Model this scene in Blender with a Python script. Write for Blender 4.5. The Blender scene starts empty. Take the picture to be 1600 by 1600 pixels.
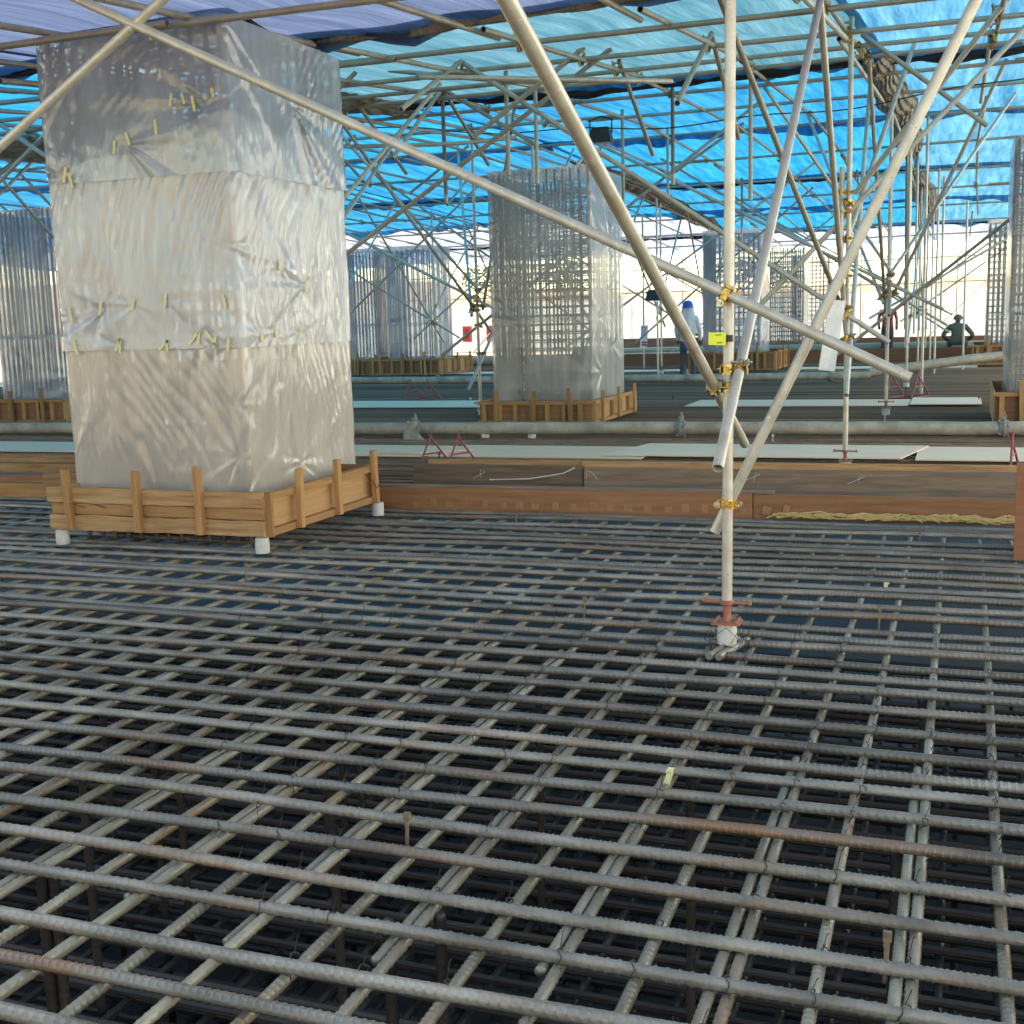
import bpy, bmesh, math, random
import numpy as np
from mathutils import Vector, Matrix, Quaternion
random.seed(7); rng = np.random.default_rng(7)
R_ = math.radians
scene = bpy.context.scene
COL = scene.collection

# ------------------------------------------------------------------ camera, sky, sun, exposure
cam_d = bpy.data.cameras.new('camera'); cam = bpy.data.objects.new('camera', cam_d); COL.objects.link(cam)
cam_d.sensor_width = 36; cam_d.sensor_fit = 'HORIZONTAL'; cam_d.lens = 1888.4 / 1600 * 36
cam_d.clip_start = .05; cam_d.clip_end = 2000
cam.matrix_world = Matrix.Translation((0, 0, 1.55)) @ Matrix.Rotation(R_(20.434), 4, 'Z') @ Matrix.Rotation(R_(90 - 9.1226), 4, 'X') @ Matrix.Rotation(R_(-1.67), 4, 'Z')
scene.camera = cam
SUN_AZ, SUN_EL = -56., 36.         # degrees right of +Y, above the horizon
w = bpy.data.worlds.new('World'); scene.world = w; w.use_nodes = True
nt = w.node_tree; bg = nt.nodes['Background']; sky = nt.nodes.new('ShaderNodeTexSky'); sky.sky_type = 'NISHITA'
sky.sun_disc = False; sky.sun_elevation = R_(SUN_EL); sky.sun_rotation = R_(SUN_AZ); sky.dust_density = .7; sky.air_density = 1.0; sky.ozone_density = .6
bg.inputs[1].default_value = .15; nt.links.new(sky.outputs[0], bg.inputs[0])
sun_d = bpy.data.lights.new('sun', 'SUN'); sun_d.energy = 4.5; sun_d.angle = R_(.53); sun_d.color = (1, .95, .86)
sun = bpy.data.objects.new('sun', sun_d); COL.objects.link(sun)
tosun = Vector((math.sin(R_(SUN_AZ)) * math.cos(R_(SUN_EL)), math.cos(R_(SUN_AZ)) * math.cos(R_(SUN_EL)), math.sin(R_(SUN_EL))))
sun.rotation_euler = (-tosun).to_track_quat('-Z', 'Y').to_euler()
vs = scene.view_settings; vs.view_transform = 'Standard'; vs.look = 'None'; vs.gamma = 1; vs.use_curve_mapping = False
vs.exposure = 1.85
scene.render.engine = 'CYCLES'
cy = scene.cycles; cy.use_denoising = True; cy.max_bounces = 8; cy.diffuse_bounces = 4; cy.glossy_bounces = 3
cy.transmission_bounces = 4; cy.transparent_max_bounces = 18; cy.caustics_reflective = False; cy.caustics_refractive = False
cy.sample_clamp_indirect = 8
vs.use_white_balance = True; vs.white_balance_temperature = 7800; vs.white_balance_tint = 3

# ------------------------------------------------------------------ materials
MATS = {}
def mat(name, col, rough=.6, metal=0., col2=None, scale=8., bump=0., bscale=60., stretch=(1, 1, 1), coord='Position', jitter=0., spec=.5, contrast=(.35, .65)):
    m = bpy.data.materials.new(name); m.use_nodes = True; n = m.node_tree.nodes; L = m.node_tree.links
    p = n['Principled BSDF']; p.inputs['Roughness'].default_value = rough; p.inputs['Metallic'].default_value = metal
    p.inputs['Specular IOR Level'].default_value = spec
    if coord == 'Position': src = n.new('ShaderNodeNewGeometry').outputs['Position']
    else: src = n.new('ShaderNodeTexCoord').outputs[coord]
    oi = n.new('ShaderNodeObjectInfo')
    mp = n.new('ShaderNodeMapping'); mp.inputs['Scale'].default_value = stretch; L.new(src, mp.inputs[0])
    if coord != 'Position':
        ad = n.new('ShaderNodeVectorMath'); ad.operation = 'MULTIPLY_ADD'; L.new(oi.outputs['Random'], ad.inputs[0]); ad.inputs[1].default_value = (37, 53, 29)
        L.new(mp.outputs[0], ad.inputs[2]); vec = ad.outputs[0]
    else: vec = mp.outputs[0]
    nz = n.new('ShaderNodeTexNoise'); nz.inputs['Scale'].default_value = scale; nz.inputs['Detail'].default_value = 6; nz.inputs['Roughness'].default_value = .62
    L.new(vec, nz.inputs['Vector'])
    rp = n.new('ShaderNodeValToRGB'); rp.color_ramp.elements[0].position = contrast[0]; rp.color_ramp.elements[1].position = contrast[1]
    rp.color_ramp.elements[0].color = (*col, 1); rp.color_ramp.elements[1].color = (*(col2 or [c * .8 for c in col]), 1)
    L.new(nz.outputs['Fac'], rp.inputs[0]); out = rp.outputs[0]
    if jitter:
        hv = n.new('ShaderNodeHueSaturation'); mr = n.new('ShaderNodeMapRange'); L.new(oi.outputs['Random'], mr.inputs[0])
        mr.inputs[3].default_value = 1 - jitter; mr.inputs[4].default_value = 1 + jitter
        L.new(mr.outputs[0], hv.inputs['Value']); L.new(out, hv.inputs['Color']); out = hv.outputs[0]
    L.new(out, p.inputs['Base Color'])
    if bump:
        nb = n.new('ShaderNodeTexNoise'); nb.inputs['Scale'].default_value = bscale; nb.inputs['Detail'].default_value = 5; L.new(vec, nb.inputs['Vector'])
        b = n.new('ShaderNodeBump'); b.inputs['Strength'].default_value = bump; b.inputs['Distance'].default_value = .01
        L.new(nb.outputs['Fac'], b.inputs['Height']); L.new(b.outputs[0], p.inputs['Normal'])
    MATS[name] = m; return m

def rebar_mat(name, dark, light, rust, amount=.5):
    """mill-scale steel: dusty grey with long rust streaks, different on each bar"""
    m = mat(name, dark, .38, .25, light, 9, .2, 120, (.35, 1, 1), 'Object', .26, .5)
    n = m.node_tree.nodes; L = m.node_tree.links; p = n['Principled BSDF']
    old = p.inputs['Base Color'].links[0].from_socket
    tc = n.new('ShaderNodeTexCoord'); oi = n.new('ShaderNodeObjectInfo')
    ad = n.new('ShaderNodeVectorMath'); ad.operation = 'MULTIPLY_ADD'; L.new(oi.outputs['Random'], ad.inputs[0]); ad.inputs[1].default_value = (71, 13, 47); 
    mp = n.new('ShaderNodeMapping'); mp.inputs['Scale'].default_value = (.16, 1, 1); L.new(tc.outputs['Object'], mp.inputs[0]); L.new(mp.outputs[0], ad.inputs[2])
    nz = n.new('ShaderNodeTexNoise'); nz.inputs['Scale'].default_value = 11; nz.inputs['Detail'].default_value = 7; nz.inputs['Roughness'].default_value = .7
    L.new(ad.outputs[0], nz.inputs['Vector'])
    rp = n.new('ShaderNodeValToRGB'); rp.color_ramp.elements[0].position = .64 - .16 * amount; rp.color_ramp.elements[1].position = .74
    rp.color_ramp.elements[0].color = (0, 0, 0, 1); rp.color_ramp.elements[1].color = (.8, .8, .8, 1); L.new(nz.outputs['Fac'], rp.inputs[0])
    mx = n.new('ShaderNodeMix'); mx.data_type = 'RGBA'; L.new(rp.outputs[0], mx.inputs[0]); L.new(old, mx.inputs[6]); mx.inputs[7].default_value = (*rust, 1)
    L.new(mx.outputs[2], p.inputs['Base Color'])
    return m

def tarp_mat(name, col, trans=.62, gloss=.08, tint=None):
    m = bpy.data.materials.new(name); m.use_nodes = True; n = m.node_tree.nodes; L = m.node_tree.links
    for x in list(n): n.remove(x)
    o = n.new('ShaderNodeOutputMaterial'); g = n.new('ShaderNodeNewGeometry')
    mp = n.new('ShaderNodeMapping'); mp.inputs['Scale'].default_value = (5, .35, 1); mp.inputs['Rotation'].default_value = (0, 0, .25); L.new(g.outputs['Position'], mp.inputs[0])
    nz = n.new('ShaderNodeTexNoise'); nz.inputs['Scale'].default_value = 1.6; nz.inputs['Detail'].default_value = 6; L.new(mp.outputs[0], nz.inputs['Vector'])
    rp = n.new('ShaderNodeValToRGB'); rp.color_ramp.elements[0].position = .3; rp.color_ramp.elements[1].position = .72
    rp.color_ramp.elements[0].color = (*[c * .75 for c in col], 1); rp.color_ramp.elements[1].color = (*(tint or [min(1, c * 1.2) for c in col]), 1)
    L.new(nz.outputs['Fac'], rp.inputs[0])
    t = n.new('ShaderNodeBsdfTranslucent'); d = n.new('ShaderNodeBsdfDiffuse'); gl = n.new('ShaderNodeBsdfGlossy'); gl.inputs['Roughness'].default_value = .32
    L.new(rp.outputs[0], t.inputs[0]); L.new(rp.outputs[0], d.inputs[0])
    nb = n.new('ShaderNodeTexNoise'); nb.inputs['Scale'].default_value = 5; nb.inputs['Detail'].default_value = 8; L.new(mp.outputs[0], nb.inputs['Vector'])
    b = n.new('ShaderNodeBump'); b.inputs['Strength'].default_value = .5; b.inputs['Distance'].default_value = .03; L.new(nb.outputs['Fac'], b.inputs['Height'])
    for s in (d, gl, t): L.new(b.outputs[0], s.inputs['Normal'])
    a = n.new('ShaderNodeMixShader'); a.inputs[0].default_value = trans; L.new(d.outputs[0], a.inputs[1]); L.new(t.outputs[0], a.inputs[2])
    c = n.new('ShaderNodeMixShader'); c.inputs[0].default_value = gloss; L.new(a.outputs[0], c.inputs[1]); L.new(gl.outputs[0], c.inputs[2])
    L.new(c.outputs[0], o.inputs[0]); MATS[name] = m; return m

def plastic_mat(name, opacity, col=(.8, .8, .8), sc=1., rough=.15, bump=.36, gloss=1.45):
    """clear polythene film: partly see-through and milky, crisp creases, glossy at a grazing view"""
    m = bpy.data.materials.new(name); m.use_nodes = True; n = m.node_tree.nodes; L = m.node_tree.links
    for x in list(n): n.remove(x)
    o = n.new('ShaderNodeOutputMaterial'); tc = n.new('ShaderNodeTexCoord')
    mp = n.new('ShaderNodeMapping'); mp.inputs['Scale'].default_value = (1, 1, .28); mp.inputs['Rotation'].default_value = (.35, .6, .1); L.new(tc.outputs['Object'], mp.inputs[0])
    wr = n.new('ShaderNodeTexNoise'); wr.inputs['Scale'].default_value = 3.1; wr.inputs['Detail'].default_value = 3; L.new(mp.outputs[0], wr.inputs['Vector'])
    ad = n.new('ShaderNodeVectorMath'); ad.operation = 'MULTIPLY_ADD'; L.new(wr.outputs['Color'], ad.inputs[0]); ad.inputs[1].default_value = (.35, .35, .35); L.new(mp.outputs[0], ad.inputs[2])
    hs = []
    for k, (scl, wgt) in enumerate(((4.2 * sc, 1.), (11 * sc, .42), (27 * sc, .2))):
        v = n.new('ShaderNodeTexVoronoi'); v.feature = 'F1'; v.inputs['Scale'].default_value = scl; L.new(ad.outputs[0], v.inputs['Vector'])
        mu = n.new('ShaderNodeMath'); mu.operation = 'MULTIPLY'; mu.inputs[1].default_value = wgt; L.new(v.outputs['Distance'], mu.inputs[0]); hs.append(mu.outputs[0])
    s1 = n.new('ShaderNodeMath'); L.new(hs[0], s1.inputs[0]); L.new(hs[1], s1.inputs[1]); s2 = n.new('ShaderNodeMath'); L.new(s1.outputs[0], s2.inputs[0]); L.new(hs[2], s2.inputs[1])
    b = n.new('ShaderNodeBump'); b.inputs['Strength'].default_value = bump; b.inputs['Distance'].default_value = .035; L.new(s2.outputs[0], b.inputs['Height'])
    nz = n.new('ShaderNodeTexNoise'); nz.inputs['Scale'].default_value = 2.3; nz.inputs['Detail'].default_value = 7; nz.inputs['Distortion'].default_value = 1.2; L.new(mp.outputs[0], nz.inputs['Vector'])
    mr = n.new('ShaderNodeMapRange'); L.new(nz.outputs['Fac'], mr.inputs[0]); mr.inputs[1].default_value = .3; mr.inputs[2].default_value = .7
    mr.inputs[3].default_value = opacity - .12; mr.inputs[4].default_value = opacity + .12
    lw = n.new('ShaderNodeLayerWeight'); lw.inputs[0].default_value = .3; L.new(b.outputs[0], lw.inputs['Normal'])
    ma = n.new('ShaderNodeMath'); ma.operation = 'MULTIPLY_ADD'; ma.use_clamp = True; L.new(lw.outputs['Facing'], ma.inputs[0]); ma.inputs[1].default_value = .3; L.new(mr.outputs[0], ma.inputs[2])
    tr = n.new('ShaderNodeBsdfTransparent'); d = n.new('ShaderNodeBsdfDiffuse'); t = n.new('ShaderNodeBsdfTranslucent'); gl = n.new('ShaderNodeBsdfGlossy')
    d.inputs[0].default_value = (*col, 1); t.inputs[0].default_value = (*col, 1); gl.inputs['Roughness'].default_value = rough; gl.inputs[0].default_value = (1, 1, 1, 1)
    for x in (d, t, gl): L.new(b.outputs[0], x.inputs['Normal'])
    a = n.new('ShaderNodeMixShader'); a.inputs[0].default_value = .32; L.new(d.outputs[0], a.inputs[1]); L.new(t.outputs[0], a.inputs[2])
    f = n.new('ShaderNodeMixShader'); L.new(ma.outputs[0], f.inputs[0]); L.new(tr.outputs[0], f.inputs[1]); L.new(a.outputs[0], f.inputs[2])
    fr = n.new('ShaderNodeFresnel'); fr.inputs[0].default_value = 1.5; L.new(b.outputs[0], fr.inputs['Normal'])
    mf = n.new('ShaderNodeMath'); mf.operation = 'MULTIPLY_ADD'; mf.use_clamp = True; L.new(fr.outputs[0], mf.inputs[0]); mf.inputs[1].default_value = gloss; mf.inputs[2].default_value = .0
    g2 = n.new('ShaderNodeMixShader'); L.new(mf.outputs[0], g2.inputs[0]); L.new(f.outputs[0], g2.inputs[1]); L.new(gl.outputs[0], g2.inputs[2])
    L.new(g2.outputs[0], o.inputs[0]); MATS[name] = m; return m

def wood_mat(name, c1, c2, axis='X', jitter=.15, rough=.75):
    st = {'X': (.6, 9, 9), 'Y': (9, .6, 9), 'Z': (9, 9, .6)}[axis]
    return mat(name, c1, rough, 0, c2, 3.2, .35, 14, st, 'Object', jitter, .3, (.3, .7))

def tube_mat(name, c1, c2):
    """weathered galvanised tube: cloudy zinc, cement splashes, small rust spots"""
    m = mat(name, c1, .42, .3, c2, 7, .12, 90, (1, 1, 1), 'Position', .07); n = m.node_tree.nodes; L = m.node_tree.links; p = n['Principled BSDF']; g = n.new('ShaderNodeNewGeometry')
    for scl, lo, hi, c in ((38, .66, .7, (.66, .63, .57)), (55, .67, .72, (.2, .12, .07)), (4, .6, .75, (.4, .33, .23))):
        old = p.inputs['Base Color'].links[0].from_socket; nz = n.new('ShaderNodeTexNoise'); nz.inputs['Scale'].default_value = scl; nz.inputs['Detail'].default_value = 4; L.new(g.outputs['Position'], nz.inputs['Vector'])
        mr = n.new('ShaderNodeMapRange'); L.new(nz.outputs['Fac'], mr.inputs[0]); mr.inputs[1].default_value = lo; mr.inputs[2].default_value = hi; mr.inputs[4].default_value = .85
        mx = n.new('ShaderNodeMix'); mx.data_type = 'RGBA'; L.new(mr.outputs[0], mx.inputs[0]); L.new(old, mx.inputs[6]); mx.inputs[7].default_value = (*c, 1); L.new(mx.outputs[2], p.inputs['Base Color'])
    return m
rebar_mat('rebar', (.14, .127, .104), (.29, .265, .22), (.28, .125, .045), .75)
rebar_mat('rebar_far', (.16, .105, .07), (.26, .175, .12), (.3, .15, .08), .5)
rebar_mat('rebar_low_lit', (.2, .18, .13), (.36, .33, .25), (.3, .14, .05), .9)  # lighter copy: light from above is put into the lower bars' colour
rebar_mat('rebar_cage', (.06, .05, .042), (.11, .095, .08), (.13, .06, .03), .5)
for q in ('rebar_far',): MATS[q].node_tree.nodes['Principled BSDF'].inputs['Roughness'].default_value = .8; MATS[q].node_tree.nodes['Principled BSDF'].inputs['Specular IOR Level'].default_value = .15; MATS[q].node_tree.nodes['Principled BSDF'].inputs['Metallic'].default_value = 0
rebar_mat('rebar_pit_shade', (.028, .025, .023), (.05, .045, .04), (.07, .032, .018), .4)  # darker copy: the pit's shade is put into this steel
mat('marker', (.2, .16, .11), .6, .2, (.13, .09, .06), 60)
mat('tie', (.05, .045, .04), .6, .4)
tube_mat('tube', (.56, .525, .44), (.43, .395, .32)); tube_mat('tube_pale', (.56, .53, .45), (.46, .43, .36))
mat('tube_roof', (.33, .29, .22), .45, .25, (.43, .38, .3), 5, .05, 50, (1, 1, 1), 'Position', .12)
mat('brass', (.66, .47, .16), .3, .95, (.4, .26, .08), 60, .3, 90)
mat('bolt_zinc', (.62, .58, .45), .35, .9, (.4, .33, .2), 60)
mat('clamp_rust', (.45, .27, .12), .5, .6, (.3, .15, .07), 40)
mat('yellow_tag', (.78, .82, .06), .5, 0, (.7, .74, .05), 30)
mat('ink', (.03, .03, .03), .6)
mat('jack', (.42, .17, .1), .6, .1, (.3, .11, .06), 30, .2)
mat('spacer', (.62, .6, .56), .85, 0, (.5, .48, .44), 18, .3)
wood_mat('wood_x', (.44, .235, .095), (.29, .145, .055), 'X'); wood_mat('wood_y', (.46, .255, .105), (.31, .16, .06), 'Y'); wood_mat('wood_z', (.48, .27, .11), (.31, .15, .055), 'Z', .28)
wood_mat('rough_x', (.25, .13, .055), (.48, .3, .145), 'X', .2, .85)
wood_mat('old_x', (.28, .21, .15), (.14, .1, .07), 'X', .3, .85)
wood_mat('coated_x', (.2, .092, .042), (.3, .155, .08), 'X', .2, .6)
wood_mat('coated_far', (.34, .15, .08), (.26, .1, .05), 'X', .12, .5)
wood_mat('panel_y', (.55, .33, .16), (.46, .25, .11), 'Y', .1)
wood_mat('ply', (.95, .62, .42), (.8, .5, .33), 'X', .08)
wood_mat('ply_white', (.97, .7, .5), (.84, .57, .39), 'X', .05)
mat('tape', (.78, .72, .36), .7, 0, (.7, .64, .3), 20)
mat('tape_brown', (.34, .2, .09), .5, 0, (.28, .15, .06), 20)
mat('straw', (.6, .46, .2), .7, 0, (.5, .36, .14), 14)
mat('pipe', (.46, .39, .3), .7, .1, (.27, .225, .17), 4, .3, 30, (1, 1, 1), 'Position', .08)
mat('pipe_green', (.24, .3, .2), .6, .1, (.3, .33, .27), 4, .2)
mat('red_paint', (.32, .06, .065), .5, .1, (.24, .045, .05), 20)
mat('red_box', (.6, .05, .03), .4)
mat('sheet_crumple', (.2, .17, .135), .6, 0, (.36, .3, .24), 10, .4, 20, (3, 1, 1))
mat('seam_shade', (.025, .025, .03), .6)  # doubled tarpaulin passes less light; that dark is put into this colour
mat('concrete', (.05, .052, .055), .6, 0, (.035, .036, .04), 1.2, .2, 10)  # pit floor: its shade is put into this very dark colour
mat('earth', (.42, .35, .26), .95, 0, (.34, .27, .19), .8, .5, 3)
mat('hill', (.45, .24, .14), .95, 0, (.5, .38, .22), .25, .5, 1, (1, 1, 1))
tarp_mat('white_panel', (.84, .84, .83), .72, .03, (.9, .9, .89))
mat('black_plastic', (.03, .03, .032), .4)
mat('glass_lens', (.35, .36, .38), .1)
mat('leaf', (.09, .13, .03), .6, 0, (.14, .17, .045), 3, jitter=.2)
mat('bark', (.12, .08, .05), .9)
mat('rag', (.4, .36, .3), .9, 0, (.3, .27, .22), 20, .4)
mat('grout', (.34, .32, .28), .95, 0, (.22, .2, .17), 40, .6)
mat('helmet', (.03, .09, .5), .3); mat('cloth_white', (.72, .72, .7), .9); mat('cloth_blue', (.03, .05, .28), .8); mat('cloth_dark', (.03, .03, .035), .85)
mat('trousers', (.07, .075, .085), .9); mat('cloth_red', (.42, .04, .05), .85); mat('cloth_olive', (.12, .13, .1), .9); mat('skin', (.5, .3, .2), .6)
mat('bucket', (.3, .42, .5), .5); mat('sign_white', (.8, .8, .8), .5); mat('sign_red', (.6, .04, .06), .5)
BLUE = [tarp_mat('tarp_blue_a', (.006, .19, .44), .66, .05, (.02, .29, .56)), tarp_mat('tarp_blue_b', (.006, .165, .4), .64, .06, (.03, .28, .54)), tarp_mat('tarp_blue_c', (.04, .22, .42), .64, .07, (.13, .36, .56))]
LAV = tarp_mat('tarp_lavender', (.1, .145, .27), .55, .05, (.15, .19, .34)); TEAL = tarp_mat('tarp_teal', (.06, .2, .3), .6, .05, (.12, .27, .36))
PALE = tarp_mat('tarp_pale', (.3, .36, .52), .65, .05, (.5, .55, .66))
plastic_mat('film', .6, (.93, .83, .7)); plastic_mat('film_white', .64, (.94, .92, .89)); plastic_mat('film_top', .36, (.8, .87, .93))  # warm glow is tinted into film, the roof's blue light into film_top
plastic_mat('film_mid', .36, (.92, .88, .82), gloss=.7, bump=.22); plastic_mat('film_clear', .28, (.88, .88, .88), gloss=.7, bump=.2); plastic_mat('film_far', .46, (.66, .72, .8), .6, gloss=.7, bump=.2)

# ------------------------------------------------------------------ mesh helpers
class MB:
    def __init__(s): s.v = []; s.f = []
    def add(s, v, f):
        o = len(s.v); s.v += [tuple(p) for p in v]; s.f += [tuple(i + o for i in q) for q in f]; return s
    def box(s, c, d, rot=None):
        hx, hy, hz = d[0] / 2, d[1] / 2, d[2] / 2; c = Vector(c)
        v = [Vector((x, y, z)) for x in (-hx, hx) for y in (-hy, hy) for z in (-hz, hz)]
        if rot is not None: v = [rot @ p for p in v]
        return s.add([p + c for p in v], [(0, 1, 3, 2), (4, 6, 7, 5), (0, 4, 5, 1), (2, 3, 7, 6), (0, 2, 6, 4), (1, 5, 7, 3)])
    def tube(s, p0, p1, r, n=8, r1=None, cap=True):
        p0 = Vector(p0); p1 = Vector(p1); d = (p1 - p0).normalized(); a = d.orthogonal().normalized(); b = d.cross(a); r1 = r if r1 is None else r1
        v = []; f = []
        for i in range(n):
            t = 2 * math.pi * i / n; q = a * math.cos(t) + b * math.sin(t); v += [p0 + q * r, p1 + q * r1]
        for i in range(n): j = (i + 1) % n; f.append((2 * i, 2 * j, 2 * j + 1, 2 * i + 1))
        if cap: f.append(tuple(2 * i for i in range(n))[::-1]); f.append(tuple(2 * i + 1 for i in range(n)))
        return s.add(v, f)
    def path(s, pts, r, n=6, closed=False):
        pts = [Vector(p) for p in pts]; m = len(pts); v = []; f = []; up = None
        for i, p in enumerate(pts):
            a = pts[(i - 1) % m] if (closed or i) else p; b = pts[(i + 1) % m] if (closed or i < m - 1) else p
            d = (b - a).normalized()
            if up is None: up = d.orthogonal().normalized()
            up = (up - d * up.dot(d)).normalized(); sd = d.cross(up)
            rr = r[i] if isinstance(r, (list, tuple)) else r
            for k in range(n): t = 2 * math.pi * k / n; v.append(p + (up * math.cos(t) + sd * math.sin(t)) * rr)
        for i in range(m if closed else m - 1):
            for k in range(n): i2 = (i + 1) % m; k2 = (k + 1) % n; f.append((i * n + k, i * n + k2, i2 * n + k2, i2 * n + k))
        if not closed: f.append(tuple(range(n))[::-1]); f.append(tuple((m - 1) * n + k for k in range(n)))
        return s.add(v, f)
    def lathe(s, c, prof, n=16, sx=1., sy=1.):
        v = []; f = []; c = Vector(c)
        for r, z in prof:
            for k in range(n): t = 2 * math.pi * k / n; v.append(c + Vector((r * sx * math.cos(t), r * sy * math.sin(t), z)))
        for i in range(len(prof) - 1):
            for k in range(n): k2 = (k + 1) % n; f.append((i * n + k, i * n + k2, (i + 1) * n + k2, (i + 1) * n + k))
        f.append(tuple(range(n))[::-1]); f.append(tuple((len(prof) - 1) * n + k for k in range(n)))
        return s.add(v, f)
    def mesh(s, name, m=None, smooth=False, origin=(0, 0, 0)):
        me = bpy.data.meshes.new(name); o = Vector(origin); me.from_pydata([Vector(p) - o for p in s.v], [], s.f); me.update()
        if m: me.materials.append(MATS[m] if isinstance(m, str) else m)
        if smooth: smooth_by_angle(me)
        return me

def smooth_by_angle(me, ang=40):
    bm = bmesh.new(); bm.from_mesh(me)
    for f in bm.faces: f.smooth = True
    for e in bm.edges: e.smooth = len(e.link_faces) == 2 and e.calc_face_angle(0) < R_(ang)
    bm.to_mesh(me); bm.free()

WL = {}                                             # world position of every object that may be a parent
def link(name, me, parent=None, loc=(0, 0, 0), rot=None, scale=None):
    o = bpy.data.objects.new(name, me); COL.objects.link(o); loc = Vector(loc)
    o.parent = parent; o.location = loc - (WL[parent.name] if parent else Vector())
    if rot is not None:
        o.rotation_mode = 'QUATERNION'; o.rotation_quaternion = rot if isinstance(rot, Quaternion) else rot.to_quaternion()
    if scale: o.scale = scale
    WL[o.name] = loc; return o
def part(name, mb, m, parent, smooth=False, origin=None):
    org = Vector(origin) if origin is not None else WL[parent.name]
    return link(name, mb.mesh(name, m, smooth, org), parent, org)
def tag(o, label=None, cat=None, group=None, kind=None):
    if label: o['label'] = label
    if cat: o['category'] = cat
    if group: o['group'] = group
    if kind or cat: o['kind'] = kind or 'thing'
    return o
def thing(name, label, cat, loc, group=None): return tag(link(name, None, None, loc), label, cat, group)
def whole(name, mb, m, label, cat, loc=(0, 0, 0), group=None, smooth=False): return tag(link(name, mb.mesh(name, m, smooth, loc), None, loc), label, cat, group)
def struct(name, mb, m, smooth=False): o = link(name, mb.mesh(name, m, smooth)); o['kind'] = 'structure'; return o
def gridmesh(name, P, m, smooth=True, closed_u=False):
    """P: (nu, nv, 3) array"""
    nu, nv = P.shape[:2]; idx = np.arange(nu * nv).reshape(nu, nv)
    if closed_u: idx = np.vstack([idx, idx[:1]])
    q = np.stack([idx[:-1, :-1], idx[1:, :-1], idx[1:, 1:], idx[:-1, 1:]], -1).reshape(-1, 4)
    me = bpy.data.meshes.new(name); me.vertices.add(nu * nv); me.vertices.foreach_set('co', P.reshape(-1).astype(np.float32))
    me.loops.add(q.size); me.loops.foreach_set('vertex_index', q.reshape(-1).astype(np.int32)); me.polygons.add(len(q)); me.polygons.foreach_set('loop_start', np.arange(0, q.size, 4, dtype=np.int32))
    me.update(calc_edges=True)
    if smooth: me.polygons.foreach_set('use_smooth', np.ones(len(q), bool))
    me.materials.append(MATS[m] if isinstance(m, str) else m); return me
def wave(x, y, seed, octv=5, f0=1., ani=(1, 1)):
    """cheap smooth 2-D noise from rotated sines"""
    r = np.random.default_rng(seed); z = np.zeros_like(x); f = f0; a = 1.
    for o in range(octv):
        for k in range(3):
            t = r.uniform(0, math.pi); z += a * np.sin(f * (x * ani[0] * math.cos(t) + y * ani[1] * math.sin(t)) + r.uniform(0, 6.28) + 1.5 * np.sin(.6 * f * (x * math.sin(t) - y * math.cos(t)) + r.uniform(0, 6.28)))
        f *= 2.05; a *= .5
    return z / 3
def zq(d): return Vector((0, 0, 1)).rotation_difference(Vector(d).normalized())

# ------------------------------------------------------------------ setting
PX0, PX1, PY0, PY1, PZ = -28., 4.6, -3., 52., -2.05
b = MB(); G = 700.
o8 = [(-G, -G, -.12), (G, -G, -.12), (G, G, -.12), (-G, G, -.12), (PX0, PY0, -.12), (PX1, PY0, -.12), (PX1, PY1, -.12), (PX0, PY1, -.12)]
b.add(o8, [(0, 1, 5, 4), (1, 2, 6, 5), (2, 3, 7, 6), (3, 0, 4, 7)])
struct('ground', b, 'earth')
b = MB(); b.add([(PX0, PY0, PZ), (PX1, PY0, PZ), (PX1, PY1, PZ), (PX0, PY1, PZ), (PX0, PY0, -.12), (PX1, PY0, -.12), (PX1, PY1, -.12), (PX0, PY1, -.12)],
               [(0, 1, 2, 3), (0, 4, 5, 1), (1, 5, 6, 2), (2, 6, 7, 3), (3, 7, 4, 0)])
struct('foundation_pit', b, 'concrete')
# hillside beyond the hoarding
xs = np.linspace(-120, 60, 110); ys = np.linspace(70, 200, 60); X, Y = np.meshgrid(xs, ys, indexing='ij')
Z = np.clip((Y - 72) / 26, 0, 1) ** .8 * (4.4 + 1.1 * np.sin(X / 17) + 1.2 * np.clip((-X - 18) / 40, -.8, 1)) + .35 * wave(X, Y, 3, 4, .25) * np.clip((Y - 72) / 6, 0, 1) - .3
o = link('hillside', gridmesh('hillside', np.stack([X, Y, Z], -1), 'hill')); o['kind'] = 'structure'

# ------------------------------------------------------------------ ribbed bars
def ribbed(name, L, r, pitch, m, ang=.9, amp=.0022, bow=.006, seed=0, nper=5, na=12, long_rib=True):
    n = int(L / pitch * nper); x = np.linspace(0, L, n + 1)[:, None]; th = np.linspace(0, 2 * math.pi, na, endpoint=False)[None, :]
    ph = (x / pitch + ang * np.abs(np.sin(th))) % 1.
    rr = r + amp * np.clip(1.7 - np.abs(ph - .5) * 11, 0, 1) * (.25 + .75 * np.abs(np.sin(th)) ** .5)
    if long_rib: rr = rr + .8 * amp * (np.abs(np.cos(th)) > .98)
    q = np.random.default_rng(seed); by = bow * (np.sin(x * q.uniform(.5, .9) + q.uniform(0, 6)) + .4 * np.sin(x * 2.3 + q.uniform(0, 6))); bz = .4 * bow * np.sin(x * q.uniform(.7, 1.3) + q.uniform(0, 6))
    rr = rr + 0 * x; rr[0] = rr[-1] = .0004
    P = np.stack([x + 0 * th, by + rr * np.cos(th), bz + rr * np.sin(th)], -1)
    return gridmesh(name, np.transpose(P, (1, 0, 2)), m, True, True)

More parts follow.
